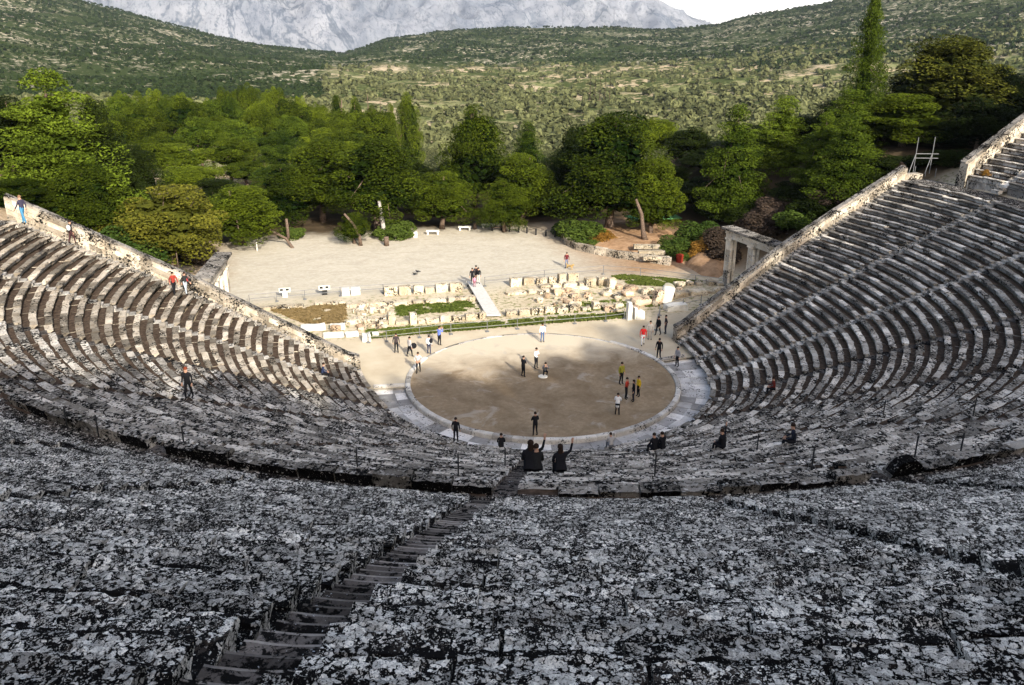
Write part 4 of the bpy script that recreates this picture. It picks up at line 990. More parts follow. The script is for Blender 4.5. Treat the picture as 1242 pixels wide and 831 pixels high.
# trees one can point at
T = [(290, 222, 82, 108, 'tall', 'pine_tree', 'bright bushy pine overhanging the left corner of the yard', None),
     (345, 195, 66, 116, 'tall', 'pine_tree', 'pine with a bare straight trunk behind the left corner of the yard', None),
     (388, 166, 84, 118, 'tall', 'pine_tree', 'heaped dark pine behind the leaning trunk of the yard', None),
     (455, 160, 92, 112, 'tall', 'pine_tree', 'broad pine with a pale broken trunk at the back of the yard', None),
     (535, 205, 64, 112, 'tall', 'pine_tree', 'lower green pine behind the second bench', None),
     (577, 124, 66, 122, 'tall', 'pine_tree', 'tall pointed dark pine rising over the olive grove behind the third bench', None),
     (500, 190, 58, 124, 'tall', 'pine_tree', 'pine between the broad pine and the tall dark pine', 'dark_shaded_leaf'),
     (632, 182, 66, 114, 'tall', 'pine_tree', 'wide pine with layered boughs over the bollards', None),
     (612, 215, 50, 110, 'tall', 'pine_tree', 'low hanging pine right behind the white posts of the yard', None),
     (640, 146, 40, 150, 'conifer', 'pine_tree', 'small light green pine top between the tall pine and the olives', None),
     (742, 133, 108, 110, 'tall', 'pine_tree', 'big sunlit pine on the red bank right of the yard', None),
     (793, 186, 62, 108, 'tall', 'pine_tree', 'right hand bough mass beside the big sunlit pine', None),
     (790, 142, 56, 135, 'round', 'pine_tree', 'rounded pine behind the big sunlit pine', None),
     (838, 152, 60, 132, 'tall', 'pine_tree', 'dark shaded pine between the big pine and the bright conifer', 'dark_shaded_leaf'),
     (893, 124, 64, 112, 'conifer', 'conifer_tree', 'bright green pointed conifer behind the right gateway', None),
     (950, 116, 60, 116, 'conifer', 'conifer_tree', 'second pointed conifer right of the bright one', None),
     (1000, 134, 48, 108, 'conifer', 'conifer_tree', 'slender conifer with a pale bare trunk above the right wall', None),
     (925, 172, 54, 130, 'tall', 'pine_tree', 'black shaded tree between the two bright conifers', 'dark_shaded_leaf'),
     (978, 156, 58, 128, 'tall', 'pine_tree', 'dark shaded tree behind the slender conifer', 'dark_shaded_leaf'),
     (1032, 108, 74, 112, 'conifer', 'conifer_tree', 'bushy conifer in front of the tall spire', None),
     (1057, -4, 64, 118, 'spire', 'conifer_tree', 'very tall spire shaped conifer reaching the top of the picture', None),
     (1076, 120, 60, 116, 'tall', 'pine_tree', 'dark pine right of the spire', 'dark_shaded_leaf'),
     (1150, 40, 118, 122, 'tall', 'pine_tree', 'wide golden green pine behind the scaffold', 'olive_gold'),
     (1108, 84, 70, 128, 'tall', 'pine_tree', 'dark tree between the spire and the golden tree', 'dark_shaded_leaf'),
     (1222, 88, 80, 124, 'tall', 'pine_tree', 'dark tree at the right edge above the upper seats', 'dark_shaded_leaf'),
     (1190, 118, 70, 108, 'broad', 'broadleaf_tree', 'dark broad tree low behind the upper end wall', 'dark_shaded_leaf'),
     (62, 80, 128, 102, 'conifer', 'conifer_tree', 'huge bright conifer rising behind the left end of the seats', None),
     (122, 122, 74, 104, 'conifer', 'conifer_tree', 'shaded conifer just right of the huge left conifer', 'dark_shaded_leaf'),
     (6, 112, 70, 106, 'tall', 'pine_tree', 'dark tree at the left picture edge', 'dark_shaded_leaf'),
     (100, 200, 84, 96, 'tall', 'pine_tree', 'low leafy pine close behind the left wall', None),
     (155, 172, 64, 116, 'tall', 'pine_tree', 'dark pine behind the yellowing tree', 'dark_shaded_leaf'),
     (204, 222, 112, 94, 'broad', 'broadleaf_tree', 'round yellowing broadleaf tree left of the gateway', None),
     (20, 215, 70, 96, 'tall', 'pine_tree', 'leafy pine behind the left top corner of the wall', None),
     (915, 150, 60, 124, 'conifer', 'conifer_tree', 'shaded conifer in the gap right of the bright conifer', 'dark_shaded_leaf'),
     (975, 140, 62, 120, 'tall', 'pine_tree', 'dark bushy pine behind the second pointed conifer', 'dark_shaded_leaf'),
     (1028, 140, 70, 104, 'conifer', 'conifer_tree', 'front conifer with low boughs at the foot of the spire', None),
     (700, 150, 50, 124, 'tall', 'pine_tree', 'dark pine left behind the big sunlit pine', 'dark_shaded_leaf'),
     (1100, 110, 80, 112, 'tall', 'pine_tree', 'dark green pine filling the gap behind the scaffold', None),
     (1196, 76, 84, 126, 'tall', 'pine_tree', 'tall dark pine right of the golden green pine', 'dark_shaded_leaf'),
     (1010, 122, 66, 120, 'conifer', 'conifer_tree', 'dark pointed conifer between the slender one and the spire', 'dark_shaded_leaf'),
     (148, 252, 60, 92, 'bush', 'bush', 'dark green bush behind the left wall below the conifers', None)]
for px, yt, w, dist, kind, nm, lab, mat in T: tree_px(px, yt, w*(1.45 if kind in ('conifer', 'tall') else 1.15), dist, kind, nm, lab, 'bush' if nm == 'bush' else 'tree', None, mat)
# the wood of round headed pines left of the yard
WL = ['round headed green pine in the dense wood left of the yard', 'taller rounded pine at the far edge of the left wood', 'loose feathery pine in the right part of the left wood']
for row, (dist, yt, x0, x1, step) in enumerate([(235, 112, 128, 500, 22), (212, 121, 118, 470, 30), (190, 134, 126, 480, 38), (168, 152, 140, 470, 44), (148, 176, 170, 440, 52), (132, 200, 225, 400, 58)]):
    x = x0+rnd.uniform(0, 10)
    while x < x1:
        big = rnd.uniform(.8, 1.45); k = 'round' if x < 400 or rnd.random() < .5 else 'tall'; far = row == 0
        q = 2 if k == 'tall' else (1 if far else 0)
        yy = yt+rnd.uniform(-9, 12)-(big-1)*14+(6 if row == 0 and x < 170 else 0)+(x-300)*.02
        tree_px(x, yy, step*big*1.3, dist+rnd.uniform(-8, 8), k, 'pine_tree', WL[q], 'tree', ['round pines of the left wood', 'far edge pines of the left wood', 'feathery pines of the left wood'][q], rnd.choice([None, None, None, 'conifer']) if not far else None)
        x += step*big*rnd.uniform(.85, 1.1)
# trees in shade-darkened leaf colour that close the gaps behind the yard
for i, (px, yt, w, dist) in enumerate([(420, 196, 70, 132), (480, 208, 66, 134), (520, 214, 70, 136), (560, 196, 70, 138), (600, 190, 60, 140), (664, 206, 64, 130), (690, 176, 52, 138), (700, 208, 56, 124), (660, 228, 60, 122), (770, 190, 70, 130), (812, 200, 60, 124), (860, 180, 56, 126), (850, 214, 56, 116), (905, 200, 60, 128), (955, 190, 60, 124), (1005, 190, 60, 122), (1045, 170, 70, 124), (1095, 150, 80, 118), (1140, 150, 80, 114), (1180, 140, 80, 118), (1230, 140, 80, 116), (40, 190, 80, 118), (90, 180, 80, 120), (150, 215, 60, 106), (240, 240, 60, 112), (265, 215, 60, 124), (0, 190, 70, 112)]):
    tree_px(px, yt, w*1.45, dist, 'tall', 'pine_tree', 'shaded dark pine in the second line of trees behind the yard and walls', 'tree', 'shaded pines of the second line', 'dark_shaded_leaf')
# the golden grove of olives: 300 nearest by hand, the rest as one
spots = []
x_tab = np.linspace(-60, 1330, 700)
def clear(x, y): return mnoise.noise(Vector((x*.012, y*.012, 7.7)))+.5*mnoise.noise(Vector((x*.035, y*.035, 2.2)))
rg = np.random.default_rng(4)
tries = 0
while len(spots) < 5600 and tries < 40000:
    tries += 1
    px = rg.uniform(-60, 1330); dist = math.exp(rg.uniform(math.log(265), math.log(1350)))
    if px < 300 and dist < 420: continue
    v = ray(px, 200); d = np.array([v[0], v[1]])/math.hypot(v[0], v[1]); x, y = C[0]+d[0]*dist, C[1]+d[1]*dist
    if clear(x, y) < -.27 and rg.random() < .85: continue
    if dist > 660 and px < 400: continue
    if dist > 1240 and px < 900: continue
    spots.append((dist, x, y, px))
spots.sort()
grid = {}; keep = []
for s in spots:
    k = 6.0 if s[0] < 500 else 6.5
    ix, iy = int(s[1]//k), int(s[2]//k)
    if any(math.hypot(s[1]-q[1], s[2]-q[2]) < k*.85 for a in (-1, 0, 1) for b in (-1, 0, 1) for q in grid.get((ix+a, iy+b), [])): continue
    grid.setdefault((ix, iy), []).append(s); keep.append(s)
zs = hz([s[1] for s in keep], [s[2] for s in keep])
vis = [(s, z) for s, z in zip(keep, zs) if s[3] > 380]
ind = vis[:300]; ids_ = {id(s) for s, _ in ind}
for s, z in ind:
    cm = rnd.choice(KIND['olive'])[0]; o = bpy.data.objects.new('olive_tree', cm); link(o); h = rnd.uniform(4.2, 6.4); w = rnd.uniform(5.2, 7.2)
    o.location = (s[1], s[2], z-1.2); o.scale = (w/6.6, w/6.6, h/8.2*1.1); o.rotation_euler = (0, 0, rnd.uniform(0, 6.28))
    tag(o, 'silvery green olive tree in the near part of the valley grove', 'olive tree', 'olive trees of the near grove')
def blob_field(name, items, mat, quads, size, kind_h):
    Vs, Ts = [], []
    for (x, y, z, w, h, n) in items:
        d = rng.normal(size=(n, 3)); d[:, 2] = np.abs(d[:, 2])*.9-.15; d /= np.linalg.norm(d, axis=1)[:, None]
        rad = (.62+.42*rng.random(n))[:, None]; p = np.array([x, y, z+h*.35])+d*rad*np.array([w/2, w/2, h*.62])
        nr = d+rng.normal(size=(n, 3))*.45; nr /= np.linalg.norm(nr, axis=1)[:, None]; a = np.cross(nr, rng.normal(size=(n, 3))); a /= np.linalg.norm(a, axis=1)[:, None]; b = np.cross(nr, a)
        s = (w*size*(.7+.6*rng.random(n)))[:, None]; a = a*s; b = b*s*.8
        Vs.append(np.stack([p-a-b, p+a*.6-b, p+a+b*.7, p-a*.5+b], 1).reshape(-1, 3)); Ts.append(np.clip(rng.random()*.5+rng.random(n)*.5, 0, 1))
    V = np.concatenate(Vs); F = np.arange(len(V)).reshape(-1, 4)
    o = bpy.data.objects.new(name, np_mesh(name, V, F, M[mat], np.concatenate(Ts))); link(o); return o
items = [(s[1], s[2], z-.4, rnd.uniform(4.6, 7.0), rnd.uniform(3.6, 5.4), 46 if s[0] < 500 else (30 if s[0] < 800 else 20)) for s, z in zip(keep, zs) if id(s) not in ids_]
o = blob_field('olive_grove', items, 'olive', 0, .24, 0); tag(o, 'grey green olive grove spread over the valley and lower slopes', 'olive grove', kind='stuff')
# maquis on the hills
pts = []; rg = np.random.default_rng(8)
while len(pts) < 30000:
    px = rg.uniform(-80, 1340); dist = math.exp(rg.uniform(math.log(640), math.log(2250)))
    if px < 430 and dist < 620: continue
    if 400 < px < 890 and dist < 1260: continue
    if px >= 890 and dist < 930: continue
    v = ray(px, 200); d = np.array([v[0], v[1]])/math.hypot(v[0], v[1]); x, y = C[0]+d[0]*dist, C[1]+d[1]*dist
    c = mnoise.noise(Vector((x*.006, y*.006, 1.3)))+.6*mnoise.noise(Vector((x*.03, y*.03, 4.2)))
    if c < -.22 and rg.random() < .8: continue
    pts.append((x, y, rg.uniform(1.5, 3.8)*(.75+dist/2600)))
zs2 = hz([p[0] for p in pts], [p[1] for p in pts])
o = blob_field('maquis_shrubs', [(x, y, z-.3, w, w*.6, 9) for (x, y, w), z in zip(pts, zs2)], 'shrub', 0, .34, 0); tag(o, 'dark green maquis shrubs dotted over the rocky hills', 'shrubs', kind='stuff')
for i, px in enumerate([716, 722, 728, 734, 740, 447, 462, 331, 337]):
    tree_px(px, (88, 91, 89, 92, 90, 104, 113, 105, 107)[i], 4.5, (640, 650, 640, 655, 645, 330, 320, 420, 430)[i], 'cypress', 'cypress_tree', 'small dark cypress standing among the far olives', 'tree', 'small cypresses among the olives')
# bushes near the yard and gate
for px, py, yt, w, kind, mat, lab in [(708, 294, 258, 50, 'bush', None, 'dense green bush behind the curved wall'), (690, 284, 262, 30, 'bush', None, 'smaller green bush at the yard corner'), (728, 297, 275, 30, 'bush', 'orange_bush', 'rusty low bush between the green bush and the big pine'),
        (822, 311, 279, 38, 'bush', None, 'bright green bush beside the red bin'), (846, 303, 256, 44, 'bush', None, 'tall green bush left of the right gateway'), (852, 312, 280, 40, 'bush', 'orange_bush', 'orange leaved bush behind the bright green one'),
        (870, 318, 268, 44, 'bush', 'brown_bush', 'bare brown bush behind the right gateway'), (925, 290, 246, 50, 'bush', 'brown_bush', 'bare purple brown shrub above the right gateway roof'), (966, 282, 243, 44, 'bush', None, 'dark green bush beside the right wall'),
        (240, 318, 292, 40, 'bush', 'brown_bush', 'dry brown bush left of the left gateway'), (355, 288, 272, 30, 'bush', None, 'small light green bush behind the fallen trunk'), (430, 296, 255, 46, 'tall', None, 'low green pine sapling behind the leaning trunk'), (478, 288, 262, 40, 'bush', None, 'fresh green bush by the broken trunk'),
        (1093, 206, 192, 9, 'bush', 'brown_bush', 'reddish small bush at the top of the right wall')]:
    P = on_ground(px, py)
    if px == 1093: P = at(px, py+4, ZD)
    h = up_to(P, yt); plant('bush' if kind == 'bush' else 'pine_sapling', lab, 'bush', P-np.array([0, 0, .1]), h, w*proj(P)[2]/CF, kind, None, mat)
for px, py, yt, w, mat in [(900, 268, 240, 50, None), (985, 262, 226, 50, None), (1010, 246, 214, 46, 'brown_bush'), (1040, 232, 204, 46, None), (1066, 220, 198, 40, None), (940, 262, 232, 44, 'brown_bush'), (960, 240, 214, 50, None), (1000, 226, 200, 50, None), (1050, 210, 190, 56, None), (1090, 204, 182, 50, None), (1130, 200, 180, 50, None), (1150, 196, 174, 50, None), (905, 246, 222, 50, None), (870, 262, 240, 44, None)]:
    P = on_ground(px, py); h = up_to(P, yt); plant('bush', 'brown leafless shrub in the shade above the right wall' if mat else 'dark shaded shrub on the slope above the right wall', 'bush', P-np.array([0, 0, .2]), max(1, h), w*proj(P)[2]/CF, 'bush', 'brown shrubs above the right wall' if mat else 'dark shrubs above the right wall', mat or 'dark_shaded_leaf')
P = at(1195, 210, 14.2); plant('bush', 'small orange plant growing on the far right upper seats', 'plant', P-np.array([0, 0, .2]), .6, .6, 'bush', None, 'orange_bush')
# bare trunks at the yard edge
def trunk(pts, radii, label, mat='bark'):
    P0 = pts[0]; mb = MB(); mb.tube([np.array(p)-P0 for p in pts], radii, 9)
    o = mb.build('tree_trunk', M[mat], smooth_=True); o.location = P0; tag(o, label, 'tree trunk')
a = at(355, 301); b = at(337, 290) ; trunk([a, a+(b-a)*.4+np.array([0, 0, .7]), np.array([a[0]-2.4, a[1]+.8, 2.1])], [.2, .17, .13], 'thick fallen trunk leaning at the left corner of the yard')
a = at(350, 292); trunk([a, a+np.array([0, 0, 1.4]), a+np.array([-.05, 0, 2.7])], [.22, .18, .15], 'straight brown trunk standing behind the fallen trunk')
a = at(437.5, 298); trunk([a, a+np.array([-.1, 0, 1.2]), a+np.array([-.7, 0, 2.6]), a+np.array([-1.7, .1, 3.9])], [.25, .19, .16, .12], 'curved leaning trunk on the yard behind the white block')
a = at(469, 298); trunk([a, a+np.array([0, 0, 1.1])], [.3, .28], 'short cut stump on the left back edge of the yard')
a = at(467, 289); trunk([a, a+np.array([-.2, .1, 2]), a+np.array([-.5, .2, 4.6])], [.3, .26, .18], 'pale bare broken trunk behind the cut stump', 'deadwood')
a = at(576, 278); trunk([a, a+np.array([0, 0, .9])], [.26, .24], 'short trunk stump between the third and the last bench')
a = at(618, 275); trunk([a, a+np.array([.05, 0, 1.4]), a+np.array([.15, 0, 4])], [.34, .27, .2], 'short brown trunk behind the dark wooden bench')
a = at(782, 292, .8); trunk([a, a+np.array([-.3, 0, 1.2]), a+np.array([-.6, 0, 3.2]), a+np.array([-1.4, 0, 5])], [.42, .26, .22, .15], 'leaning trunk with spread roots on the red bank')
a = on_ground(1016, 238); trunk([a, a+np.array([-.3, 0, 2.2]), a+np.array([-.45, 0, 4])], [.12, .10, .07], 'thin pale trunk of the slender conifer above the right wall', 'bark')
# tall pines on the crest behind the camera: they shade the near half of the theatre
for i in range(72):
    x = -78+(i if i < 48 else (i-47.5)*2)*3.4+rnd.uniform(-1, 1); y = -76-rnd.uniform(0, 9)-(10 if i >= 48 else 0)-.0012*x*x*0; z = hz1(x, y); need = 42.9+max(0, (x-16)*.46)+min(9, -76-y)*.40+(1.2 if x < -30 else 0); hgt = min(max(6, need-z+rnd.uniform(-1.8, 1.2)+(3 if i >= 48 else 0)), 26)
    plant('pine_tree', 'pine on the crest behind the top row of seats', 'tree', (x, y, z-.3), hgt, rnd.uniform(7.5, 9.5), 'tall', 'pines on the crest behind the seats')
# ------------------------------------------------------------------ people
PM = {}
def cloth(col):
    key = tuple(round(c, 3) for c in col)
    if key not in PM: PM[key] = plain('cloth_%d' % len(PM), col, .85, .12, 12)
    return PM[key]
SKIN = (.42, .25, .17)
def skin_mesh(verts, edges, radii, root=0, sub=1):
    me = bpy.data.meshes.new('skeleton'); me.from_pydata(verts, edges, []); ob = bpy.data.objects.new('skeleton', me); COL.objects.link(ob)
    md = ob.modifiers.new('Skin', 'SKIN'); md.use_smooth_shade = True
    for i, r_ in enumerate(radii):
        me.skin_vertices[0].data[i].radius = (r_, r_) if not isinstance(r_, tuple) else r_
    for i in range(len(verts)): me.skin_vertices[0].data[i].use_root = (i == root)
    sb = ob.modifiers.new('Sub', 'SUBSURF'); sb.levels = sub; sb.render_levels = sub
    dg = bpy.context.evaluated_depsgraph_get(); out = bpy.data.meshes.new_from_object(ob.evaluated_get(dg)); bpy.data.objects.remove(ob); bpy.data.meshes.remove(me); return out
def person(P, face, label, pose='stand', top=(.02, .02, .022), legs=(.03, .035, .05), hair=(.03, .02, .015), H=1.72, arms='down', long_hair=False, shoes=(.02, .02, .02), coat=False, hat=None):
    """one continuous body; face = heading in degrees (0 = +X, 90 = away from the camera)"""
    s = H/1.75; V = []; E = []; Rd = []; tags = []
    def v(p, r_): V.append((p[0]*s, p[1]*s, p[2]*s)); Rd.append((r_[0]*s, r_[1]*s) if isinstance(r_, tuple) else r_*s); return len(V)-1
    def e(a, b, t): E.append((a, b)); tags.append(t)
    pz = .95
    if pose == 'sit': pz = .14
    if pose == 'crouch': pz = .38
    fw = .0
    pel = v((0, 0, pz), (.155, .115)); 
    ln = .10 if pose in ('sit',) else (.22 if pose == 'crouch' else (.12 if pose == 'lean' else .02))
    wa = v((0, ln*.3, pz+.2), (.145, .10)); ch = v((0, ln*.8, pz+.40), (.165, .115)); nk = v((0, ln*1.1, pz+.55), .062); hb = v((0, ln*1.2+.015, pz+.635), .085); ht = v((0, ln*1.2+.02, pz+.755), .088)
    e(pel, wa, 'T'); e(wa, ch, 'T'); e(ch, nk, 'T'); e(nk, hb, 'S'); e(hb, ht, 'S')
    no = v((0, ln*1.2+.115, pz+.675), .02); e(hb, no, 'S')
    step = .20 if pose == 'walk' else .0
    for sd in (-1, 1):
        hp = v((sd*.095, 0, pz-.05), .098); e(pel, hp, 'L')
        if pose == 'sit':
            kn = v((sd*.13, .43, pz+.02), .068); an = v((sd*.12, .46, pz-.38), .046); to = v((sd*.13, .62, pz-.43), .04)
        elif pose == 'crouch':
            kn = v((sd*.15, .40, pz+.06), .068); an = v((sd*.13, .10, .09), .048); to = v((sd*.14, .26, .04), .04)
        else:
            kn = v((sd*.10, .03+sd*step*.6, .50), .066); an = v((sd*.10+(.04*sd if pose != 'walk' else 0), -.02+sd*step, .085+(.05 if sd*step < 0 else 0)), .047); to = v((sd*.12, .14+sd*step, .035), .040)
        e(hp, kn, 'L'); e(kn, an, 'L'); e(an, to, 'B')
        sh = v((sd*.19, ln*.95, pz+.46), .064); e(ch, sh, 'T')
        A = arms
        if arms == 'wave': A = 'high' if sd == 1 else 'lap'
        if A == 'down': pts = [(sd*.25, ln*.6-.02, pz+.20), (sd*.26, ln+.05, pz-.03), (sd*.255, ln+.08, pz-.12)]
        elif A == 'swing': pts = [(sd*.25, -sd*.10, pz+.21), (sd*.25, -sd*.16+.10, pz+.02), (sd*.25, -sd*.18+.14, pz-.06)]
        elif A == 'photo': pts = [(sd*.25, .14+ln, pz+.30), (sd*.11, .32+ln, pz+.52), (sd*.07, .36+ln, pz+.58)]
        elif A == 'up': pts = [(sd*.33, .10+ln, pz+.60), (sd*.30, .24+ln, pz+.80), (sd*.28, .28+ln, pz+.88)]
        elif A == 'high': pts = [(sd*.36, .06+ln, pz+.52), (sd*.42, .10+ln, pz+.80), (sd*.43, .10+ln, pz+.90)]
        elif A == 'fold': pts = [(sd*.25, ln+.04, pz+.22), (sd*.03, ln+.20, pz+.24), (-sd*.06, ln+.20, pz+.25)]
        elif A == 'lap': pts = [(sd*.24, ln+.02, pz+.20), (sd*.14, ln+.26, pz+.10), (sd*.09, ln+.32, pz+.08)]
        elif A == 'hip': pts = [(sd*.34, ln-.06, pz+.22), (sd*.20, ln+.06, pz+.04), (sd*.15, ln+.08, pz+.02)]
        el = v(pts[0], .047); wr = v(pts[1], .034); hd = v(pts[2], .036)
        e(sh, el, 'T'); e(el, wr, 'T'); e(wr, hd, 'S')
        d = (Vector(pts[2])-Vector(pts[1])).normalized(); sid = d.cross(Vector((0, 1, .3))).normalized()
        for fi in range(4):
            off = sid*(fi-1.5)*.022; tip = Vector(pts[2])+d*(.085+(.012 if fi in (1, 2) else 0))+off*1.3; f = v(tip, .0095); e(hd, f, 'S')
        f = v(Vector(pts[2])+d*.03+sid*.06, .011); e(hd, f, 'S')
    if coat and pose == 'sit':
        cb = v((0, -.03, pz-.06), (.27, .20)); e(pel, cb, 'T')
    if coat and pose != 'sit':
        cb = v((0, -.01, pz-.34), (.20, .15)); e(pel, cb, 'T')
    me = skin_mesh(V, E, Rd, pel, 1)
    mats = [cloth(top), cloth(legs), cloth(SKIN), cloth(shoes)]
    for m_ in mats: me.materials.append(m_)
    A = np.array([V[a] for a, b in E]); B = np.array([V[b] for a, b in E]); AB = B-A; L2 = (AB**2).sum(1)+1e-9
    ti = {'T': 0, 'L': 1, 'S': 2, 'B': 3}
    for p in me.polygons:
        c = np.array(p.center); t = np.clip(((c-A)*AB).sum(1)/L2, 0, 1); d = ((A+AB*t[:, None]-c)**2).sum(1); p.material_index = ti[tags[int(d.argmin())]]
    root = thing('person', label, 'person', P, R(face-90))
    b = bpy.data.objects.new('body', me); link(b, root)
    hz_ = (pz+.70)*s; hy = (ln*1.2+.015)*s; mb = MB()
    mb.ell((0, hy-.012*s, hz_+.015*s), (.098*s, .108*s, .118*s), 12, 7, -.15)
    if long_hair: mb.ell((0, hy-.055*s, hz_-.12*s), (.095*s, .06*s, .22*s), 10, 8)
    mb.build('hair', cloth(hair), root, smooth_=True)
    mb = MB()
    for q in (-.032, .032): mb.ell((q*s, hy+.083*s, hz_-.005*s), (.011*s, .008*s, .008*s), 6, 4)
    mb.build('eyes', cloth((.01, .01, .01)), root)
    if hat: mb = MB(); mb.ell((0, hy, hz_+.05*s), (.112*s, .118*s, .10*s), 12, 6, 0); mb.build('hat', cloth(hat), root, smooth_=True)
    return root
BLK = (.016, .016, .018); JEAN = (.08, .12, .22); GREY = (.16, .16, .17); WHT = (.72, .71, .69)
# on the orchestra and parodos, from left to right
g = at
person(g(481, 428.5), 80, 'leftmost person of those by the front fence, in a dark jacket', 'stand', (.05, .04, .04), BLK, H=1.72)
person(g(497, 433), 20, 'person in a pale top carrying a black shoulder bag near the left parodos', 'walk', (.45, .43, .42), BLK, H=1.72)
person(g(520.5, 429.6), 60, 'person in a white and teal jacket wearing a dark backpack', 'stand', (.55, .60, .62), (.03, .035, .07), H=1.6)
person(g(533, 419), 40, 'person in a bright blue jacket holding both arms up to take a photograph', 'stand', (.14, .20, .55), BLK, arms='photo', H=1.68)
person(g(507.7, 452), -110, 'person in a black and white striped jumper stepping over the left kerb', 'walk', (.45, .45, .45), BLK, H=1.7, arms='hip')
person(g(634.5, 457.2), 30, 'person in black with folded arms beside the altar stone', 'stand', BLK, BLK, arms='fold', H=1.72)
person(g(650, 446.7), -60, 'person in a white jacket and black trousers near the altar stone', 'stand', WHT, BLK, arms='fold', H=1.72)
person(g(661, 455), -100, 'person crouching behind the altar stone in black and grey', 'crouch', (.10, .10, .11), BLK, arms='photo', H=1.7)
person(g(657.7, 414.8), -90, 'person in a white shirt and blue jeans in the sunlit back of the orchestra', 'stand', WHT, JEAN, H=1.66)
person(g(649, 529, .12), 95, 'person in black standing on the near kerb at the middle', 'stand', BLK, BLK, arms='fold', H=1.72)
person(g(753, 466), -70, 'person in an olive and yellow jacket at the back of the orchestra group', 'stand', (.30, .28, .04), BLK, H=1.78)
person(g(759, 484), -40, 'person in a red top in the middle of the orchestra group', 'stand', (.42, .05, .03), BLK, arms='fold', H=1.68)
person(g(768, 487), 170, 'person in black at the front of the orchestra group', 'stand', BLK, (.03, .03, .04), long_hair=True, H=1.68)
person(g(774, 481), 190, 'person in a bright yellow jacket on the right of the orchestra group', 'stand', (.62, .42, .03), BLK, H=1.62)
person(g(748.5, 503.7), 60, 'person in a white coat with dark sleeves standing apart in front of the group', 'stand', WHT, BLK, arms='fold', H=1.66, coat=True)
person(g(779.4, 418.7), 250, 'person in a red coat and white trousers by the right parodos', 'walk', (.60, .03, .03), WHT, H=1.72, coat=True)
person(g(788, 412), 240, 'person in pale cream clothes just behind the red coat', 'stand', (.55, .50, .44), (.45, .41, .36), H=1.7)
person(g(798, 406.7), 200, 'person in dark clothes by the right fence, left one of two', 'walk', BLK, BLK, H=1.72)
person(g(807, 405), 170, 'person in dark clothes by the right fence, right one of two', 'stand', (.03, .03, .035), (.05, .05, .06), arms='hip', H=1.72)
person(g(798.7, 435.5, .05), 230, 'person in black with a white badge at the right end of the kerb', 'stand', BLK, BLK, H=1.78)
person(g(821, 444.8, -.18), 200, 'person in a grey and black jacket standing in the right gutter', 'stand', (.30, .30, .31), BLK, H=1.7)
# yard
person(g(687, 325), 250, 'person in a dark red jacket walking a dog across the yard', 'walk', (.11, .02, .025), (.16, .18, .25), H=1.74)
person(g(573, 345, .4), 250, 'person in black at the top of the ramp, left of the family', 'stand', BLK, BLK, H=1.7)
person(g(577.5, 343, .4), 260, 'person in black with a hat standing tallest at the top of the ramp', 'stand', (.05, .04, .04), BLK, H=1.8, hat=(.03, .03, .03))
person(g(575.5, 348, .4), 270, 'small child in pink at the top of the ramp', 'stand', (.50, .22, .30), (.3, .12, .16), H=1.1)
person(g(580.5, 344, .4), 240, 'person in a dark top and pale trousers, rightmost of the family on the ramp', 'stand', BLK, (.5, .45, .4), H=1.68)
# on the seats
s_ = on_seats
person(s_(30, 272), 150, 'person in a dark top and blue skirt climbing at the top of the left seats', 'walk', (.05, .045, .07), (.06, .20, .33), hair=(.20, .12, .07), H=1.7, arms='swing')
person(s_(88, 296), 30, 'person in black with a pale backpack walking along the left wall', 'walk', BLK, (.06, .03, .03), H=1.7)
person(s_(212, 357), -60, 'person in a red top with long dark hair descending beside the left wall', 'walk', (.26, .04, .03), BLK, long_hair=True, H=1.68, arms='swing')
person(s_(226, 357), -50, 'person in a dark top and pale jeans descending beside the left wall', 'walk', (.03, .03, .03), (.42, .46, .50), long_hair=True, H=1.7, arms='swing')
person(s_(230, 484), 250, 'person in black with reddish hair descending the shaded left seats', 'walk', BLK, BLK, hair=(.16, .04, .02), H=1.72)
person(s_(391, 455), 0, 'person in a navy jacket sitting low on the left seats near the orchestra', 'sit', (.03, .04, .08), BLK, arms='lap')
person(s_(553, 537), 60, 'person in black standing on the lowest steps left of the middle', 'stand', BLK, BLK, H=1.66)
person(s_(608, 543), 80, 'person in black sitting on the lowest seats left of the middle', 'sit', BLK, BLK, arms='lap')
person(s_(741, 542), 90, 'person in pale grey sitting on the lowest seats right of the middle', 'sit', (.40, .38, .36), GREY, arms='lap')
person(s_(794, 546), 100, 'person in black sitting on the lower right seats, left one of a pair', 'sit', BLK, BLK, arms='lap', H=1.8)
person(s_(804, 545), 110, 'person in black sitting on the lower right seats, right one of a pair', 'sit', BLK, BLK, arms='lap', H=1.85)
person(s_(877, 544), 120, 'person in black raising an arm on the lower right seats', 'sit', BLK, BLK, arms='wave', H=1.9)
person(s_(963, 538), 150, 'person in dark blue reclining on the right seats', 'sit', (.02, .024, .035), BLK, arms='lap', H=1.9)
person(s_(939, 473), 160, 'person in dark red sitting on the right seats', 'sit', (.13, .025, .02), BLK, arms='lap')
def top_seat(px, dz=.52):
    P = at(px, 577, ZD+.5); a = math.atan2(P[1], P[0]); r_ = RD-.62; return (r_*math.cos(a), r_*math.sin(a), ZD+dz)
person(top_seat(643), 78, 'left of two people in black coats waving from the top row of the lower seats', 'sit', BLK, BLK, arms='wave', H=1.86, coat=True, long_hair=True)
person(top_seat(650.5), 85, 'person in black sitting close between the two waving people', 'sit', (.02, .02, .02), BLK, H=1.66, arms='lap', coat=True)
person(top_seat(680), 85, 'right of two people in black coats waving from the top row of the lower seats', 'sit', BLK, BLK, arms='wave', H=1.66, coat=True, long_hair=True)
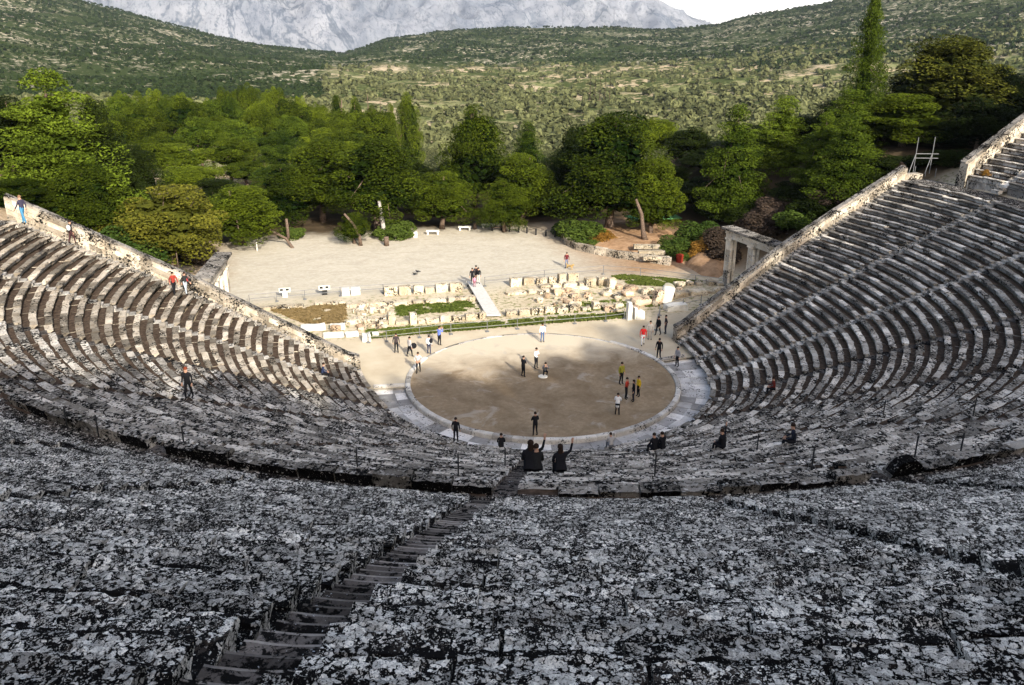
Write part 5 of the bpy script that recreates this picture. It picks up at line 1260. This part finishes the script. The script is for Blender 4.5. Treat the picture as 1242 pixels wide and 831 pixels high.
# bags and camera carried by people
def bag(P, label, col, size=(.30, .18, .42), name='backpack'):
    mb = MB(); mb.ell((0, 0, 0), (size[0]/2, size[1]/2, size[2]/2), 10, 8); mb.tube([(-.08, size[1]*.3, .1), (-.09, size[1]*.9, .17), (-.08, size[1]*.9, -.1)], [.02, .02, .02], 5); mb.tube([(.08, size[1]*.3, .1), (.09, size[1]*.9, .17), (.08, size[1]*.9, -.1)], [.02, .02, .02], 5)
    o = mb.build(name, cloth(col), smooth_=True); o.location = P; tag(o, label, 'bag')
q = g(520.5, 429.6); bag((q[0]+.16, q[1]-.14, 1.2), 'dark backpack on the person in the white and teal jacket', BLK)
q = g(497, 433); bag((q[0]+.34, q[1]-.05, .95), 'big black bag hanging from the shoulder near the left parodos', BLK, (.5, .28, .5), 'shoulder_bag')
q = s_(88, 296); bag((q[0]-.05, q[1]-.2, q[2]+1.22), 'pale grey backpack on the person beside the left wall', (.5, .52, .5))
q = s_(226, 357); bag((q[0]+.15, q[1]+.14, q[2]+1.1), 'red bag on the back of the person in pale jeans', (.4, .06, .06), (.28, .16, .36))
# dog on the yard
q = g(691, 327); d = 1.0
V = [(0, 0, .42), (.28, 0, .44), (.40, 0, .56), (.50, 0, .62), (.62, 0, .58), (-.28, 0, .42), (-.40, 0, .46), (-.58, 0, .62)]; E = [(0, 1), (1, 2), (2, 3), (3, 4), (0, 5), (5, 6), (6, 7)]; Rd = [.12, .14, .09, .085, .04, .11, .07, .025]
for sd in (-1, 1):
    b = len(V); V += [(.28, sd*.09, .30), (.27, sd*.09, .17), (.30, sd*.09, .03)]; E += [(1, b), (b, b+1), (b+1, b+2)]; Rd += [.055, .035, .035]
    b = len(V); V += [(-.28, sd*.09, .30), (-.38, sd*.09, .17), (-.34, sd*.09, .03)]; E += [(5, b), (b, b+1), (b+1, b+2)]; Rd += [.07, .032, .035]
    b = len(V); V += [(.47, sd*.07, .72)]; E += [(3, b)]; Rd += [.022]
me = skin_mesh(V, E, Rd, 0, 1); me.materials.append(cloth((.45, .30, .12))); dg = thing('dog', 'tan dog walking beside the person in the dark red jacket', 'dog', q, R(-60)); link(bpy.data.objects.new('body', me), dg)

# ------------------------------------------------------------------ far mountain
V = []; F = []; NX, NY = 260, 70
for j in range(NY+1):
    for i in range(NX+1):
        px = -260+1400*i/NX; t = j/NY; v = ray(px, 100); d = np.array([v[0], v[1]])/math.hypot(v[0], v[1])
        dist = 5600+2600*t; x, y = C[0]+d[0]*dist, C[1]+d[1]*dist
        top = np.interp(px, [-260, 100, 400, 560, 640, 700, 760, 800, 832, 860, 1140], [-150, -90, -40, -14, -8, -26, -14, 2, 22, 34, 60])
        ang = PIT-math.atan((H0/2-top)/CF); zt = C[2]-8200*math.tan(ang)
        zb = C[2]-5600*math.tan(PIT-math.atan((H0/2-80)/CF))
        ridge_n = mnoise.noise(Vector((x*.0016+y*.0003, y*.0005, .5))); r2 = 1-abs(mnoise.noise(Vector((x*.0035, y*.0012, 3)))); r3 = 1-abs(mnoise.noise(Vector((x*.009, y*.004, 8))))
        z = zb+(zt-zb)*(t**.85)+(ridge_n*150+(r2-.6)*230+(r3-.6)*110)*math.sin(min(1, t*1.15)*math.pi)**.8
        if px > 900: z = min(z, -200)
        V.append((x, y, z))
for j in range(NY):
    for i in range(NX): a = j*(NX+1)+i; F.append((a, a+1, a+NX+2, a+NX+1))
m = NT('mountain_rock'); st = m.n('ShaderNodeVectorMath', {0: m.pos(), 1: (1, .25, .6)}, operation='MULTIPLY').outputs[0]
n1 = m.noise(.0045, 8, .65, .3, st); n2 = m.noise(.05, 6, .75, 0, st); n3 = m.noise(.0012, 4, .6)
rv = m.math('ABSOLUTE', m.math('SUBTRACT', m.noise(.0022, 5, .6, .5, st), .5)); rv2 = m.math('ABSOLUTE', m.math('SUBTRACT', m.noise(.006, 4, .6, .3, st), .5))
c = m.mix(m.ramp(n1, .40, .60), (.37, .38, .405), (.22, .24, .275)); c = m.mix(m.ramp(n3, .48, .60, 0, .7), c, (.43, .435, .45))  # bluish cast of distant haze mixed into the rock colour
c = m.mix(m.ramp(n2, .52, .62, 0, .65), c, (.10, .125, .15)); c = m.mix(m.ramp(rv, .018, 0, 0, .8), c, (.075, .10, .13)); c = m.mix(m.ramp(rv2, .02, 0, 0, .5), c, (.10, .125, .155))
m.bump(m.math('ADD', m.noise(.012, 10, .75, .2, st), m.noise(.06, 6, .8)), .8, 45.0); M['mountain'] = m.done(c)
o = bpy.data.objects.new('mountain', np_mesh('mountain', V, F, M['mountain'], smooth_=True)); link(o); tag(o, kind='structure')

# pale lumps added beyond the mountain to whiten the low sky
mb = MB()
for i in range(26):
    px = 560+i*17; v = ray(px, 10); d = np.array([v[0], v[1]])/math.hypot(v[0], v[1]); D_ = 16500+rnd.uniform(-900, 900)
    mb.ell((C[0]+d[0]*D_, C[1]+d[1]*D_, rnd.uniform(-100, 200)), (rnd.uniform(1900, 2600), rnd.uniform(1500, 2000), rnd.uniform(1500, 1900)), 32, 20)
o = mb.build('sky_whitening_lumps', plain('sky_white', (.56, .58, .60), 1.0, .04, .0008), smooth_=True); tag(o, kind='structure')
# ------------------------------------------------------------------ haze, sun, sky, camera
HAZE = 0.00004
if HAZE:
    mb = MB(); mb.box((0, 3200, 900), (12500, 17000, 2300)); m = bpy.data.materials.new('haze'); m.use_nodes = True; nt = m.node_tree; nt.nodes.clear()
    out = nt.nodes.new('ShaderNodeOutputMaterial'); pv = nt.nodes.new('ShaderNodeVolumePrincipled'); pv.inputs['Density'].default_value = HAZE; pv.inputs['Color'].default_value = (.80, .88, 1, 1); pv.inputs['Anisotropy'].default_value = .2
    nt.links.new(pv.outputs[0], out.inputs['Volume']); o = mb.build('haze', m); tag(o, 'thin blue haze over the far hills', 'haze', kind='stuff')
SUN_EL, SUN_AZ = 27.5, -80.0              # azimuth measured from +X
sun = bpy.data.lights.new('sun', 'SUN'); sun.energy = 4.1; sun.angle = R(.53); sun.color = (1, .95, .86); so = bpy.data.objects.new('sun', sun); link(so)
sd = Vector((math.cos(R(SUN_AZ))*math.cos(R(SUN_EL)), math.sin(R(SUN_AZ))*math.cos(R(SUN_EL)), math.sin(R(SUN_EL)))); so.rotation_euler = sd.to_track_quat('Z', 'Y').to_euler(); so.location = (0, -120, 90)
w = bpy.data.worlds.new('World'); scene.world = w; w.use_nodes = True; nt = w.node_tree; bg = nt.nodes['Background']
sky = nt.nodes.new('ShaderNodeTexSky'); sky.sky_type = 'NISHITA'; sky.sun_disc = False; sky.sun_elevation = R(SUN_EL); sky.sun_rotation = R(90-SUN_AZ); sky.altitude = 300; sky.dust_density = 4.0; sky.ozone_density = .3; sky.air_density = .8
nt.links.new(sky.outputs[0], bg.inputs['Color']); bg.inputs['Strength'].default_value = .15
cam = bpy.data.cameras.new('camera'); co = bpy.data.objects.new('camera', cam); link(co)
cam.sensor_width = 36; cam.lens = 36*CF/W0; cam.clip_start = .1; cam.clip_end = 30000
mt = Matrix(((RV[0], UV[0], -DV[0], C[0]), (RV[1], UV[1], -DV[1], C[1]), (RV[2], UV[2], -DV[2], C[2]), (0, 0, 0, 1)))
co.matrix_world = mt; scene.camera = co
scene.view_settings.view_transform = 'Standard'; scene.view_settings.look = 'None'; scene.view_settings.gamma = 1; scene.view_settings.use_curve_mapping = False
scene.view_settings.exposure = 1.22
scene.cycles.max_bounces = 5; scene.cycles.diffuse_bounces = 3; scene.cycles.volume_bounces = 0; scene.cycles.transparent_max_bounces = 4
